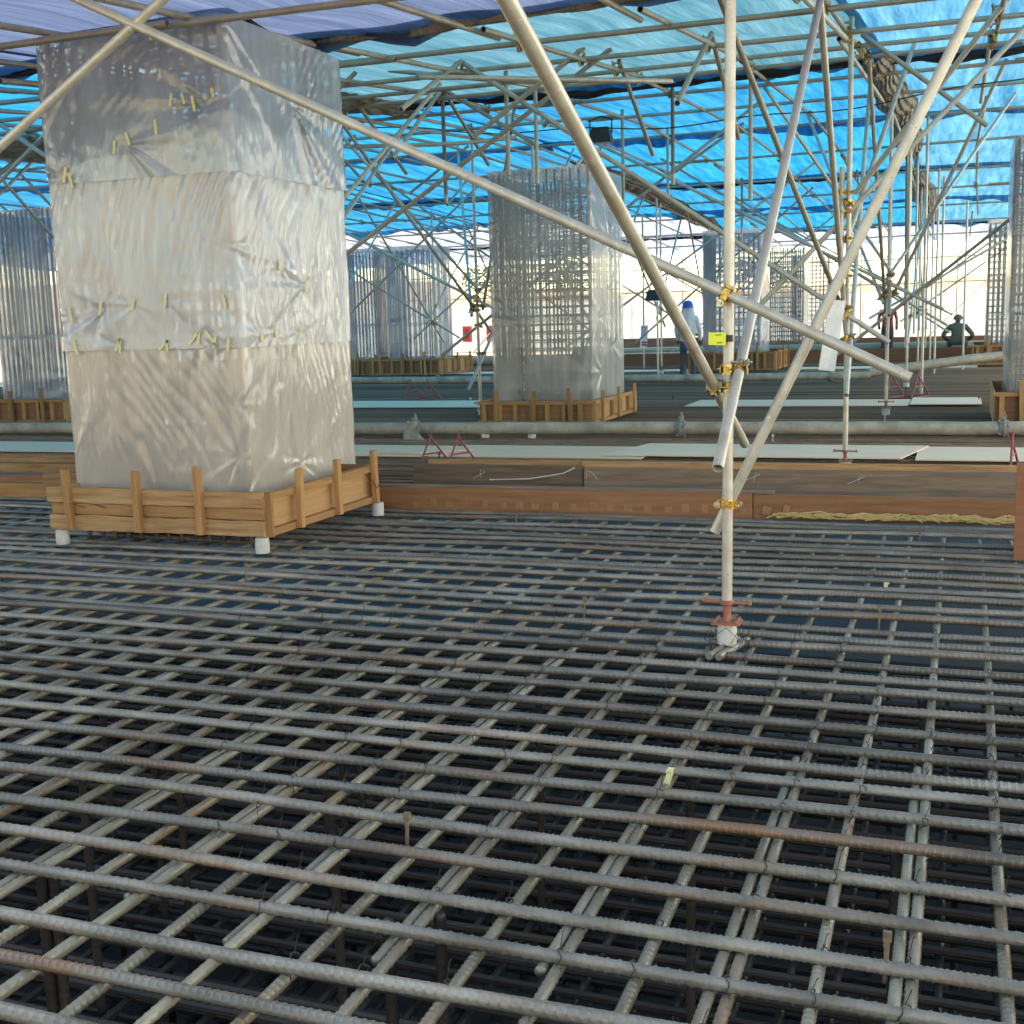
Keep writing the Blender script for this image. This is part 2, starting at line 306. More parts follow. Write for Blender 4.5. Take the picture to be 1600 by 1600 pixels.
AR, BRR = .0166, .015
A_near = [ribbed('rebar', 13.2, AR, .03, 'rebar', 1.3, .0034, .013, 1, 8, 14), ribbed('rebar', 13.2, AR, .023, 'rebar', .3, .003, .014, 2, 8, 14), ribbed('rebar', 13.2, AR, .027, 'rebar', .9, .0034, .011, 3, 8, 14)]
B_near = [ribbed('rebar', 7.6, BRR, .022, 'rebar_low_lit', .5, .0024, .006, 4, 7, 12), ribbed('rebar', 7.6, BRR, .028, 'rebar_low_lit', 1.2, .0026, .007, 5, 7, 12)]
B_lap = ribbed('rebar', 2.9, BRR, .022, 'rebar_low_lit', .5, .0016, .004, 6)
mat_near = thing('rebar_mat', 'tied mat of grey ribbed reinforcing bars covering the foreground', 'rebar mat', (-3, 5, 0))
PITCH = .2135; YA = [2.0 + PITCH * i for i in range(34)]; XB = [-9.45 + .2085 * i for i in range(62)]
for i, y in enumerate(YA):
    q = Quaternion((0, 0, 1), random.gauss(0, .0019)) @ Quaternion((1, 0, 0), random.uniform(0, 6.28))
    link('rebar', A_near[i % 3 if random.random() < .6 else random.randrange(3)], mat_near, (-9.7 + random.uniform(-.3, .1), y + random.gauss(0, .013), -AR - .002 + random.gauss(0, .002)), q)
BZ = -2 * AR - BRR - .004
for i, x in enumerate(XB):
    if x > 3.3: break
    q = Quaternion((0, 0, 1), math.pi / 2 + random.gauss(0, .002)) @ Quaternion((1, 0, 0), random.uniform(0, 6.28))
    link('rebar', B_near[i % 2], mat_near, (x + random.gauss(0, .007), 1.45 + random.uniform(-.1, .1), BZ + random.gauss(0, .0015)), q)
    if i % 2 == 1:                                  # lapped bars lying beside every second one
        y0 = 2.55 + random.gauss(0, .05) if x > -3 else 3.0 + random.gauss(0, .1)
        q = Quaternion((0, 0, 1), math.pi / 2 + random.gauss(0, .003)) @ Quaternion((1, 0, 0), random.uniform(0, 6.28))
        link('rebar', B_lap, mat_near, (x - 2 * BRR - .006 + random.gauss(0, .003), y0 - (1.2 if x > -.6 else 0), BZ + random.gauss(0, .0015)), q)
# tie wires at the crossings
tie_me = []
for k in range(3):
    b = MB(); q = random.Random(k); pts = []
    for t in np.linspace(-.6, 3.74, 11): pts.append((.006 * math.sin(t * 3), -(AR + .004) * math.cos(t), (AR + .005) * math.sin(t) - .004))
    b.path(pts, .0019, 5); b.path([(.004, -.02, -.02), (.012, -.026, -.045), (.002, -.02, -.062)], .0014, 4)
    b.path([(0, .005, AR + .003), (.008, .012, AR + .02 + .012 * k), (.012, .008, AR + .028 + .012 * k)], .0014, 4)
    tie_me.append(b.mesh('tie_wire', 'tie', True))
n = 0
for y in YA[:20]:
    for x in XB:
        u = (x + .37 * y)
        if random.random() < (.75 if y < 4.6 else .35) and n < 290 and -.62 * y - .3 < x < .12 * y + .1:
            link('tie_wire', tie_me[random.randrange(3)], mat_near, (x + random.uniform(-.015, .015), y, -AR), Quaternion((0, 0, 1), random.uniform(-.5, .5))); n += 1
# little upright steel markers and bits of tape on the bars
for (x, y) in [(-1.55, 3.18), (-.13, 2.86), (-1.85, 6.05), (-.35, 6.2), (-.23, 8.55), (-3.2, 8.7), (-4.2, 6.45), (-6.45, 6.6)]:
    b = MB(); b.tube((x, y - .03, -.06), (x + .004, y - .025, .05), .006, 8); b.box((x + .004, y - .025, .058), (.02, .016, .024)); b.tube((x, y - .03, .03), (x, y + .02, .03), .005, 6); part('level_marker', b, 'marker', mat_near, True)
for (x, y, r) in [(-.9, 3.88, .3), (-.36, 7.0, 0)]:
    b = MB(); b.box((x, y - .024, -.03), (.022, .002, .09), Matrix.Rotation(r, 3, 'Y')); b.box((x + .005, y, .0045), (.022, .05, .002)); part('tape_strip', b, 'tape', mat_near)

# second mat behind the stop end
bar_plain = MB().tube((0, 0, 0), (1, 0, 0), AR + .001, 8).mesh('rebar', 'rebar_far', True); barB_plain = MB().tube((0, 0, 0), (1, 0, 0), BRR, 6).mesh('rebar', 'rebar_far', True)
A_far = ribbed('rebar', 17.5, AR, .034, 'rebar_far', .9, .003, .006, 8, 4, 8)
mat_far = thing('rebar_mat', 'rebar mat stretching away behind the brown stop-end boards', 'rebar mat', (-5, 20, 0))
y = 9.62; i = 0
while y < 47:
    q = Quaternion((0, 0, 1), random.gauss(0, .001))
    if y < 15: link('rebar', A_far, mat_far, (-14.0, y, -AR), q @ Quaternion((1, 0, 0), random.uniform(0, 6.28)))
    else: link('rebar', bar_plain, mat_far, (-25.5, y, -AR - random.uniform(0, .004)), q, (30., 1, 1))
    y += PITCH if y < 30 else .3; i += 1
for i in range(100):
    x = -25.3 + .285 * i
    link('rebar', barB_plain, mat_far, (x, 9.55, BZ), Quaternion((0, 0, 1), math.pi / 2 + random.gauss(0, .0006)), (37.6, 1, 1))
for k in range(22):
    y = random.uniform(10.2, 24); x = random.uniform(-.45 * y, .02 * y); b = MB(); b.tube((x, y, -.03), (x + random.uniform(-.01, .01), y, .07), .008, 6); b.box((x, y, .075), (.03, .02, .025)); part('level_marker', b, 'tie' if k % 3 else 'spacer', mat_far, True)
# the bottom mat down in the pit with its upright supports
mat_low = thing('rebar_mat', 'dark bottom rebar mat seen through the gaps, deep in the pit', 'rebar mat', (-3, 5, PZ))
low_bar = MB().tube((0, 0, 0), (1, 0, 0), .019, 7).mesh('rebar', 'rebar_pit_shade', True)
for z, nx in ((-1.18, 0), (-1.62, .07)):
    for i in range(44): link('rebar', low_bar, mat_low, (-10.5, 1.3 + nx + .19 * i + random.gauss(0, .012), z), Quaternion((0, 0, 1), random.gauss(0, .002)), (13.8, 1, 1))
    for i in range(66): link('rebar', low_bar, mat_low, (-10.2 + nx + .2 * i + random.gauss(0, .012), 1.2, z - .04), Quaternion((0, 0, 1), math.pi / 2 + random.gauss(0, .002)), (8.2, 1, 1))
up_bar = ribbed('upright_bar', 2.0, .017, .03, 'rebar_pit_shade', .9, .003, .002, 9, 4, 8)
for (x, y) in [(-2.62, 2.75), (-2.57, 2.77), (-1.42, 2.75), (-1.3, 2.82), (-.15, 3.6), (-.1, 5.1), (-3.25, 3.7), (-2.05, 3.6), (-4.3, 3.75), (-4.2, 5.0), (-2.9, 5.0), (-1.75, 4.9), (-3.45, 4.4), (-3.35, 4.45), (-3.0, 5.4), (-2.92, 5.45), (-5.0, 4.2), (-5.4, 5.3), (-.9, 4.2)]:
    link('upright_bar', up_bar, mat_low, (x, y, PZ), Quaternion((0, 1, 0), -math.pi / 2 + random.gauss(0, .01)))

# ------------------------------------------------------------------ roof
_ry = [-3, 5, 8, 12, 14, 18.2, 22, 28, 35, 42, 48]; _rz = [3.0, 3.5, 3.76, 4.2, 4.38, 4.62, 4.75, 4.65, 4.4, 4.1, 3.9]
def zt(y): return np.interp(y, _ry, _rz)
RIDGE = [-20.1, -13.75, -7.38, -1.02, 5.3]
def zridge(x): return -.02 * np.abs(((np.asarray(x) + 1.02 + 3.18) % 6.36) - 3.18)
bands = [(-36, -20.1), (-20.1, -13.75), (-13.75, -7.38), (-7.38, -1.02), (-1.02, 3.2)]  # unseen edges shaped for light: left widened against sun, right trimmed for bounce
seams = [4.3, 8.9, 15.4, 22.3, 29.2, 35., 41., 47.]; FOLDS = [8.9, 15.4, 29.2, 41.]  # unseen near row is stretched forward to shade the foreground
bname = ['far left', 'left', 'second left', 'centre', 'right']; rname = ['nearest', 'second', 'third', 'fourth', 'fifth', 'sixth', 'farthest']
def tarp_pick(bi, ri):
    if ri == 0: return BLUE[0] if bi == 0 else LAV
    if ri == 1: return [LAV, LAV, BLUE[0], TEAL, BLUE[2]][bi]
    if ri == 6: return PALE
    if bi == 4: return BLUE[2]
    if ri == 5 and bi < 3: return PALE
    return BLUE[(bi + ri) % 2]
tcol = {'tarp_lavender': 'lavender', 'tarp_teal': 'teal grey', 'tarp_pale': 'pale blue'}
for bi, (x0, x1) in enumerate(bands):
    for ri in range(7):
        y0, y1 = seams[ri] - .12, seams[ri + 1] + .22
        st = .09 if (ri > 0 and bi > 0) else .2
        nx = max(8, int((x1 - x0 + .2) / st)); ny = max(8, int((y1 - y0) / st))
        X, Y = np.meshgrid(np.linspace(x0 - .05, x1 + .05, nx), np.linspace(y0, y1, ny), indexing='ij'); sd = bi * 10 + ri
        Z = zt(Y) + zridge(X) + .012
        Z = Z - .035 * np.sin((X - x0) / 1.27 * math.pi) ** 2 * np.sin((Y - y0) / 1.35 * math.pi) ** 2
        Z = Z + .012 * wave(X, Y, sd, 4, 2.2, (1.6, .6)) + .02 * wave(X, Y, sd + 90, 3, .8)
        e = np.exp(-(Y - y0) / .16); Z = Z + .02 * e - .06 * np.exp(-(y1 - Y) / .12) * (1 + .8 * np.sin(X * 2.1 + sd)) * (1 + .5 * np.sin(X * 7 + sd))
        m = tarp_pick(bi, ri); c = tcol.get(m.name, 'bright blue')
        o = link('tarpaulin', gridmesh('tarpaulin', np.stack([X, Y, Z], -1), m))
        tag(o, f'{c} roof tarpaulin, {rname[ri]} row from the camera, {bname[bi]} bay', 'tarpaulin', 'roof tarpaulins')
# rolled and folded sheet edges along the cross seams, crumpled sheet along the ridges
def fold(name, label, x0, x1, y, m, wdt=.2, sag=.12, seed=0):
    n = int((x1 - x0) / .06); x = np.linspace(x0, x1, n)[:, None]; t = np.linspace(0, 1, 15)[None, :]
    zz = zt(y) + zridge(x) - .03; r = np.random.default_rng(seed)
    wv = (.6 + .5 * np.sin(x * 1.1 + seed) ** 2 + .2 * np.sin(x * 5.3 + seed))
    a = t * math.pi * 2.6
    Yp = y + wdt * wv * (t - .5) + .02 * np.sin(x * 9 + t * 9) ; Zp = zz - sag * wv * np.sin(t * math.pi) ** .7 * (1 + .25 * np.sin(a * 2 + x * 3)) + .015 * np.sin(x * 13 + t * 14)
    P = np.stack([x + 0 * t, Yp + 0 * x, Zp], -1); o = link(name, gridmesh(name, P, m)); tag(o, label, 'sheet', 'folded tarpaulin edges'); return o
k = 0
for si, y in enumerate(FOLDS):
    for bi, (x0, x1) in enumerate(bands):
        if bi == 0: continue
        k += 1; fold('folded_tarpaulin_edge', f'dark folded tarpaulin edge, cross seam {["nearest", "second", "third", "farthest"][si]} from the camera, {bname[bi]} bay', x0 + .1, x1 - .1, y + .1, 'seam_shade' if (k % 3) else 'sheet_crumple', .1 + .06 * (k % 2), .03 + .02 * (k % 3), k)
def crumple(x, y0, y1, wd, dp, seed, label):
    n = int((y1 - y0) / .04); y = np.linspace(y0, y1, n)[:, None]; t = np.linspace(0, 1, 41)[None, :]
    env = .35 + .65 * np.sin((y - y0) / (y1 - y0) * math.pi) ** .5 + .12 * np.sin(y * 1.3 + seed)
    Xp = x + wd * env * (t - .5) * 2 + .02 * np.sin(y * 3 + t * 5)
    Zp = zt(y) - .07 - dp * env * np.sin(t * math.pi) + .012 * np.sin(t * 44 + 1.8 * np.sin(y * 1.1 + seed) + 9 * y * .1) + .016 * np.sin(y * 5.5 + 3 * np.sin(t * 6 + y)) * np.sin(t * math.pi) + .006 * np.sin(y * 23 + t * 9)
    o = link('crumpled_sheet', gridmesh('crumpled_sheet', np.stack([Xp, y + 0 * t, Zp + 0 * y], -1), 'sheet_crumple')); tag(o, label, 'sheet', 'crumpled sheets under the ridges')
crumple(-1.02, 15.0, 27, .27, .16, 1, 'long crumpled brown sheet hanging under the right-hand ridge')
crumple(-1.0, 29, 40, .3, .22, 2, 'far crumpled brown sheet hanging under the right-hand ridge')
crumple(-7.38, 11.8, 16.2, .4, .1, 3, 'crumpled brown sheet under the middle ridge above the tube joint')
crumple(-7.38, 24, 40, .42, .12, 4, 'long crumpled brown sheet under the ridge left of the middle column')
crumple(-13.75, 11, 19, .5, .2, 5, 'crumpled brown sheet under the ridge at the left edge')

# ------------------------------------------------------------------ scaffold tubes and couplers
def tube_mesh(m, n=20):
    b = MB(); ro, ri = .0243, .0213; v = []; f = []
    for i in range(n):
        t = 2 * math.pi * i / n; c, s = math.cos(t), math.sin(t); v += [(ro * c, ro * s, 0), (ro * c, ro * s, 1), (ri * c, ri * s, 1), (ri * c, ri * s, 0)]
    for i in range(n):
        j = (i + 1) % n
        for k in range(4): k2 = (k + 1) % 4; f.append((4 * i + k, 4 * j + k, 4 * j + k2, 4 * i + k2))
    b.add(v, f); return b.mesh('tube', m, True)
TM = {m: tube_mesh(m) for m in ('tube', 'tube_pale', 'tube_roof')}
def tube(name, p0, p1, parent, m='tube'):
    p0 = Vector(p0); p1 = Vector(p1); d = p1 - p0
    return link(name, TM[m], parent, p0, zq(d), (1, 1, d.length))
def half_clamp(b, c, ax, out, gap, bolt=None):
    """one half of a coupler: band round the tube, hinge lug, bolt and nut"""
    ax = Vector(ax).normalized(); out = Vector(out); out = (out - ax * out.dot(ax)).normalized(); sd = ax.cross(out); c = Vector(c)
    n = 12; v = []; f = []
    for i in range(n):
        t = 2 * math.pi * i / n; q = out * math.cos(t) + sd * math.sin(t); r = .0335 if i % n in (0, 3, 9) else .031
        for w_, rr in ((-.023, .0247), (-.023, r), (.023, r), (.023, .0247)): v.append(c + ax * w_ + q * rr)
    for i in range(n):
        j = (i + 1) % n
        for k in range(4): k2 = (k + 1) % 4; f.append((4 * i + k, 4 * i + k2, 4 * j + k2, 4 * j + k))
    b.add(v, f); rot = Matrix((sd, ax, out)).transposed()
    b.box(c + out * (.0335 + gap / 2), (.04, .046, gap + .006), rot)
    b.box(c - sd * .036, (.014, .03, .022), rot); b.box(c + sd * .037 - out * .006, (.016, .04, .014), rot); b.box(c + sd * .04 - out * .022, (.02, .024, .006), rot)
    b.box(c - out * .033, (.05, .03, .005), rot); bo = bolt or b
    bo.tube(c + sd * .042 + out * .03, c + sd * .042 - out * .06, .0055, 8); bo.tube(c + sd * .042 - out * .03, c + sd * .042 - out * .043, .0125, 6); bo.tube(c + sd * .042 - out * .043, c + sd * .042 - out * .046, .016, 12)
def coupler(c1, d1, c2, d2, parent, m='brass', name='coupler'):
    c1 = Vector(c1); c2 = Vector(c2); o = c2 - c1; g = max(.003, (o.length - .067) / 2); b = MB(); bo = MB()
    half_clamp(b, c1, d1, o, g, bo); half_clamp(b, c2, d2, -o, g, bo)
    p = part(name, b, m, parent, True, (c1 + c2) / 2); part('bolt', bo, 'bolt_zinc', p, True); return p
def closest(p1, d1, p2, d2):
    d1 = d1.normalized(); d2 = d2.normalized(); r = p1 - p2; bb = d1.dot(d2); den = 1 - bb * bb
    s = (bb * d2.dot(r) - d1.dot(r)) / den if den > 1e-6 else 0; t = (d2.dot(r) + bb * 0 + bb * s) if True else 0
    t = d2.dot(p1 + d1 * s - p2); return p1 + d1 * s, p2 + d2 * t
def jack(t, x, y, z0, near=False):
    """screw jack on a white concrete spacer"""
    b = MB(); b.lathe((x, y, z0), [(.045, 0), (.047, .05), (.043, .1)] if near else [(.055, 0), (.058, .04), (.055, .09)], 18); part('spacer_block', b, 'spacer', t, True)
    z = z0 + (.1 if near else .09)
    b = MB(); b.box((x, y, z + .004), (.13, .12, .008)); 
    for sx in (-.05, .05): b.box((x + sx, y, z + .012), (.012, .12, .01))
    part('base_plate', b, 'jack', t)
    b = MB(); b.tube((x, y, z + .008), (x, y, z + .12), .017, 14); 
    for k in range(6): b.tube((x, y, z + .02 + k * .014), (x, y, z + .026 + k * .014), .0195, 14)
    part('screw', b, 'jack', t, True)
    b = MB(); b.lathe((x, y, z + .085), [(.024, 0), (.032, .006), (.032, .02), (.026, .026)], 14)
    b.tube((x - .1, y, z + .1), (x + .1, y, z + .097), .009, 8, .007); b.tube((x - .1, y, z + .1), (x - .112, y, z + .104), .015, 8); b.tube((x + .1, y, z + .097), (x + .112, y, z + .1), .013, 8)
    part('wing_nut', b, 'jack', t, True)
    return z + .1

# the nearest post, measured
P1 = Vector((-1.0, 5.55, 0)); t1 = thing('scaffold_post', 'nearest scaffold post, cream steel tube with yellow tag and four slanting braces', 'scaffold', P1, 'scaffold post trees')
b = MB()
for dx in (-.022, .022): b.tube((P1.x - .03 + dx, 5.37, -.018), (P1.x + .05 + dx, 5.69, -.018), .019, 10)
part('support_bar', b, 'rebar_low_lit', t1, True)
b = MB()
for k in range(9):
    pts = [(P1.x + .055 * math.cos(k * .75) , P1.y + .055 * math.sin(k * .75), .01)] + [(P1.x + (.06 + .018 * j) * math.cos(k * .75 + .5 * j) + random.uniform(-.01, .01), P1.y + (.06 + .018 * j) * math.sin(k * .75 + .5 * j), .05 + random.uniform(-.06, .06)) for j in range(1, 4)]
    b.path(pts, .0018, 4)
part('tie_wire', b, 'tie', t1)
zb = jack(t1, P1.x, P1.y, .0, True)
top1 = Vector((P1.x + .02, P1.y, zt(5.5) - .03)); tube('post', (P1.x, P1.y, zb), top1, t1); pd = top1 - Vector((P1.x, P1.y, zb))
B1 = [('brace', (-.20, 5.49, 1.245), (-4.75, 5.45, 3.44), 'tube'), ('brace', (-1.07, 5.615, .52), (.33, 5.65, 3.45), 'tube'),
      ('brace', (-.945, 5.03, .90), (-.93, 8.75, 3.68), 'tube_pale'), ('brace', (-1.055, 6.37, .86), (-1.075, 1.65, 2.87), 'tube')]
for nme, a, c, m in B1:
    a = Vector(a); c = Vector(c); tube(nme, a, c, t1, m); q1, q2 = closest(Vector((P1.x, P1.y, zb)), pd, a, c - a); coupler(q1, pd, q2, c - a, t1)
b = MB(); b.box((P1.x - .035, P1.y - .052, 1.43), (.078, .006, .056), Matrix.Rotation(.04, 3, 'Y')); tg = part('tag', b, 'yellow_tag', t1)
b = MB(); b.box((P1.x - .028, P1.y - .0555, 1.447), (.03, .001, .004)); b.box((P1.x - .024, P1.y - .0555, 1.412), (.026, .001, .004)); part('tag_print', b, 'ink', tg)
b = MB(); b.box((P1.x, P1.y, 1.43), (.062, .062, .03)); part('tag_strap', b, 'black_plastic', tg)

def tree(x, y, label, braces, m='tube', base=True, lean=0.):
    t = thing('scaffold_post', label, 'scaffold', (x, y, 0), 'scaffold post trees'); z = jack(t, x, y, 0) if base else .1
    a = Vector((x, y, z)); c = Vector((x + lean, y, zt(y) - .03)); tube('post', a, c, t, m)
    for p0, p1 in braces:
        p0 = Vector(p0); p1 = Vector(p1); ztop = zt(p1.y) - .06
        if p1.z > ztop: p1 = p0 + (p1 - p0) * ((ztop - p0.z) / (p1.z - p0.z))
        tube('brace', p0, p1, t, m if random.random() < .7 else 'tube_roof'); q1, q2 = closest(a, c - a, p0, p1 - p0)
        if (q1 - q2).length < .16 and q1.z > .1: coupler(q1, c - a, q2, p1 - p0, t, 'brass' if random.random() < .6 else 'clamp_rust')
    return t
def std(x, y, full=True, s=1.):
    j = lambda k: random.uniform(-k, k); B = []
    z0 = 1.1 + j(.25)
    h = [j(.45) for _ in range(4)]
    B.append(((x + .75, y - .055, z0 + h[0]), (x - 5.0, y - .055 + j(.3), z0 + 3.6 + j(.4))))
    B.append(((x - .7, y + .055, z0 - .1 + h[1]), (x + 4.6, y + .055 + j(.3), z0 + 3.6 + j(.3))))
    B.append(((x + .055, y - .65, z0 - .2 + h[2]), (x + .055 + j(.3), y + 4.3, z0 + 3.6)))
    B.append(((x - .055, y + .75, z0 - .15 + h[3]), (x - .055 + j(.3), y - 4.4, z0 + 3.3)))
    if full and y < 20:
        B.append(((x - .055, y - .12, 1.6), (x - 1.4 + j(.2), y + 2.3 + j(.4), 4.8))); B.append(((x + .055, y + .1, 1.7), (x + 1.5 + j(.2), y - 1.9 + j(.4), 4.7)))
        B.append(((x + .06, y - .06, 2.0), (x - 1.9 + j(.3), y - 1.4 + j(.4), 4.7))); B.append(((x - .06, y + .06, 1.9), (x + 1.7, y + 1.9 + j(.4), 4.7)))
    return B
S2 = std(-1.02, 12, False); S2[0] = ((-.63, 11.94, 1.22), (-5.9, 11.94, 4.86)); S2[1] = ((-1.9, 12.06, 1.55), (.9, 12.06, 4.4))
tr2 = tree(-1.02, 12, 'second scaffold post of the right-hand row, with a white board hung from it', S2 + [((-1.09, 11.95, 1.6), (-1.75, 9.2, 3.9)), ((-1.02, 12.06, 2.25), (-.55, 14.4, 4.4)), ((-.96, 11.95, 2.6), (.35, 11.2, 4.1))])
tube('splice_tube', (-1.085, 12, 1.72), (-1.085, 12, 2.85), tr2); coupler((-1.02, 12, 2.62), (0, 0, 1), (-1.085, 12, 2.62), (0, 0, 1), tr2); coupler((-1.02, 12, 1.85), (0, 0, 1), (-1.085, 12, 1.85), (0, 0, 1), tr2)
nm = {5: '', 12: 'second', 18: 'third', 25: 'fourth', 31: 'fifth', 38: 'sixth'}
for x, row in ((-1.0, 'right-hand'), (-7.35, 'middle'), (-13.75, 'left-hand')):
    for y in (5.4, 12, 18.4, 24.8, 31.2, 37.6):
        if x > -2 and y < 13: continue
        if x < -13 and y < 12: continue
        lab = f'{nm[round(y) if round(y) in nm else 5]} scaffold post of the {row} row with slanting braces'.strip() if y > 6 else 'scaffold post just left of the frame, its braces crossing the wrapped column'
        Bs = std(x, y)
        if x == -7.35 and y == 5.4: Bs = [((-5.6, 5.44, 2.18), (-3.3, 5.44, 3.5)), ((-8.0, 5.5, .9), (-5.0, 5.46, 2.52)), ((-7.3, 5.0, 1), (-7.3, 9.5, 4))]; Bs = [((-7.9, 5.46, .87), (-3.35, 5.46, 3.47)), Bs[2]]
        tree(x + (.02 if y > 20 else 0), y, lab, Bs)
# doubled uprights that crowd together behind the third post
for i, (x, y, z0, z1) in enumerate([(-.82, 20.3, .9, 4.6), (-.62, 22.1, .05, 4.7), (-.9, 26.0, 1.0, 4.6), (-.55, 28.8, .05, 4.5), (-.42, 27.4, 1.2, 4.2), (-.75, 33.5, .05, 4.3), (.05, 30.4, .05, 3.9), (-7.1, 20.6, 1.6, 4.6), (-8.3, 33.2, .05, 4.2), (-7.0, 29.4, .05, 4.3)]):
    o = link('scaffold_upright', TM['tube'], None, (x, y, z0), None, (1, 1, z1 - z0)); tag(o, ['spare upright tube just behind the third right-hand post', 'thin upright tube beyond the third right-hand post, reaching the mat', 'short hanging upright tube behind the fourth right-hand post', 'upright tube between the fourth and fifth right-hand posts', 'hanging upright tube right of the fourth right-hand post', 'upright tube behind the fifth right-hand post', 'lone upright tube left of the far right column', 'hanging upright tube beside the middle column', 'upright tube carrying the small white warning sign', 'upright tube left of the worker in the blue helmet'][i], 'tube', 'spare upright tubes')

# roof grid of tubes
frame = thing('roof_frame', 'grid of galvanised scaffold tubes carrying the blue roof tarpaulins', 'roof frame', (-8, 20, 4))
ya = [4.6, 7.2, 10.1, 11.9, 13.2, 14.2, 15.8, 18.2, 21.2, 24.8, 28.8, 31.8, 35.5, 39.5, 43.5]
for y in ya:
    for si, (x0, x1) in enumerate(((-23, -17.3), (-17.6, -11.2), (-11.6, -5.1), (-5.4, 1.1), (.8, 3.1))):
        if y > 30 and si == 0: continue
        yo = y + (.052 if si % 2 else 0); a = Vector((x0 + random.uniform(-.4, .1), yo, 0)); c = Vector((x1 + random.uniform(-.1, .4), yo + random.gauss(0, .05), 0))
        a.z = zt(yo) - .155 + random.gauss(0, .012); c.z = zt(c.y) - .155 + random.gauss(0, .012)
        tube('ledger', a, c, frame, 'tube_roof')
xp = [-21.5, -19, -17.6, -16.2, -15, -13.7, -12.4, -11.2, -9.95, -8.6, -7.32, -6.1, -4.9, -3.6, -2.35, -1.08, .2, 1.45, 2.7]
for x in xp:
    yy = [4.7, 9.5, 14.2, 20.2, 26.1, 32.2, 38.2, 44.8]
    for k in range(7):
        a = Vector((x + .05 * (k % 2), yy[k] - .3, 0)); c = Vector((x + .05 * (k % 2) + random.gauss(0, .05), yy[k + 1] + .3, 0)); a.z = zt(a.y) - .1 + float(zridge(a.x)) * .5; c.z = zt(c.y) - .1 + float(zridge(c.x)) * .5
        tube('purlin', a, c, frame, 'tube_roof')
cpl = MB(); half_clamp(cpl, (0, 0, .026), (0, 1, 0), (0, 0, -1), .003); half_clamp(cpl, (0, 0, -.046), (1, 0, 0), (0, 0, 1), .003)
cme = [cpl.mesh('coupler', 'brass', True), cpl.mesh('coupler', 'clamp_rust', True)]; n = 0
for y in ya[2:12]:
    for x in xp[2:]:
        if random.random() < .55 and n < 150: link('coupler', cme[random.random() < .55], frame, (x + .02, y + .03, zt(y) - .13), Quaternion((0, 0, 1), random.uniform(-.1, .1))); n += 1
# hangers and short diagonal struts between ledgers
for k in range(26):
    x = random.choice(xp[5:16]) + .06; y = random.choice(ya[3:11]); dy = random.choice((-1.5, 1.5, 0)); dx = random.choice((-1.2, 1.2)) if dy == 0 else 0
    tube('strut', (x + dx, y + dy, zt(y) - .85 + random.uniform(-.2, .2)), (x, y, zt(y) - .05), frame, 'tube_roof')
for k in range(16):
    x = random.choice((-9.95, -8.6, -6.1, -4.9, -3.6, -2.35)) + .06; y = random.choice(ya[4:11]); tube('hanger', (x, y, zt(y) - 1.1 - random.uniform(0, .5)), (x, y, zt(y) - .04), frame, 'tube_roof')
# heavy doubled beams under the grid along the ridges
for x in (-1.12, -7.44, -13.8):
    for k, (y0, y1) in enumerate(((5.5, 8.9), (8.2, 12.2), (11.9, 18.9), (18.5, 25.2), (24.6, 31.6), (31, 38.2))):
        a = Vector((x + .06 * (k % 2), y0, zt(y0) - .215)); c = Vector((x + .06 * (k % 2), y1, zt(y1) - .215)); tube('ridge_tube', a, c, frame, 'tube' if x > -2 else 'tube_roof')
for (x, y, s) in [(-1.05, 11.9, .11), (-1.05, 13.2, .11), (-1.02, 14.2, .13), (-1, 18.2, .13), (-7.4, 12.3, .13), (-7.4, 14.2, .13), (-1.0, 15.6, .13)]:
    b = MB(); half_clamp(b, (x, y, zt(y) - .155), (1, 0, 0), (0, 0, -1), .003); half_clamp(b, (x, y, zt(y) - .222), (0, 1, 0), (0, 0, 1), .003); part('coupler', b, 'brass', frame, True, (x, y, zt(y) - .19))
# bent pale tubes hanging a little below the grid
for lab, pts in [('bent pale tube lying across the roof ledgers left of the big brace', [(-5.0, 11.2, 3.88), (-4.2, 11.6, 3.86), (-3.3, 12.2, 3.86), (-2.9, 12.9, 3.93)]), ('bent pale tube with an open end above the middle column', [(-5.75, 12.1, 4.17), (-5.0, 12.0, 4.02), (-4.2, 12.2, 3.93), (-3.2, 12.6, 3.93)]), ('short bent pale tube right of the near wrapped column', [(-7.2, 14.0, 3.72), (-6.5, 14.0, 3.68), (-5.8, 14.2, 3.68), (-5.2, 14.5, 3.74)])]:
    P = [Vector(p) for p in pts]; Q = []
    for i in range(len(P) - 1):
        p0 = P[max(i - 1, 0)]; p1 = P[i]; p2 = P[i + 1]; p3 = P[min(i + 2, len(P) - 1)]
        for s in range(6):
            u = s / 6; Q.append(.5 * ((2 * p1) + (p2 - p0) * u + (2 * p0 - 5 * p1 + 4 * p2 - p3) * u * u + (3 * p1 - p0 - 3 * p2 + p3) * u ** 3))
    Q.append(P[-1]); whole('bent_tube', MB().path(Q, .0243, 14), 'tube', lab, 'tube', P[0], 'bent tubes under the roof', True)
b = MB(); b.path([(-7.5 + .25 * i, 15.2 + .02 * i, 3.88 + .0016 * (i - 16) ** 2 * .6 + .03 * math.sin(i * .7)) for i in range(44)], .008, 6); whole('electric_cable', b, 'black_plastic', 'thin black electric cable sagging under the roof', 'cable', (-4, 15.3, 3.9), None, True)

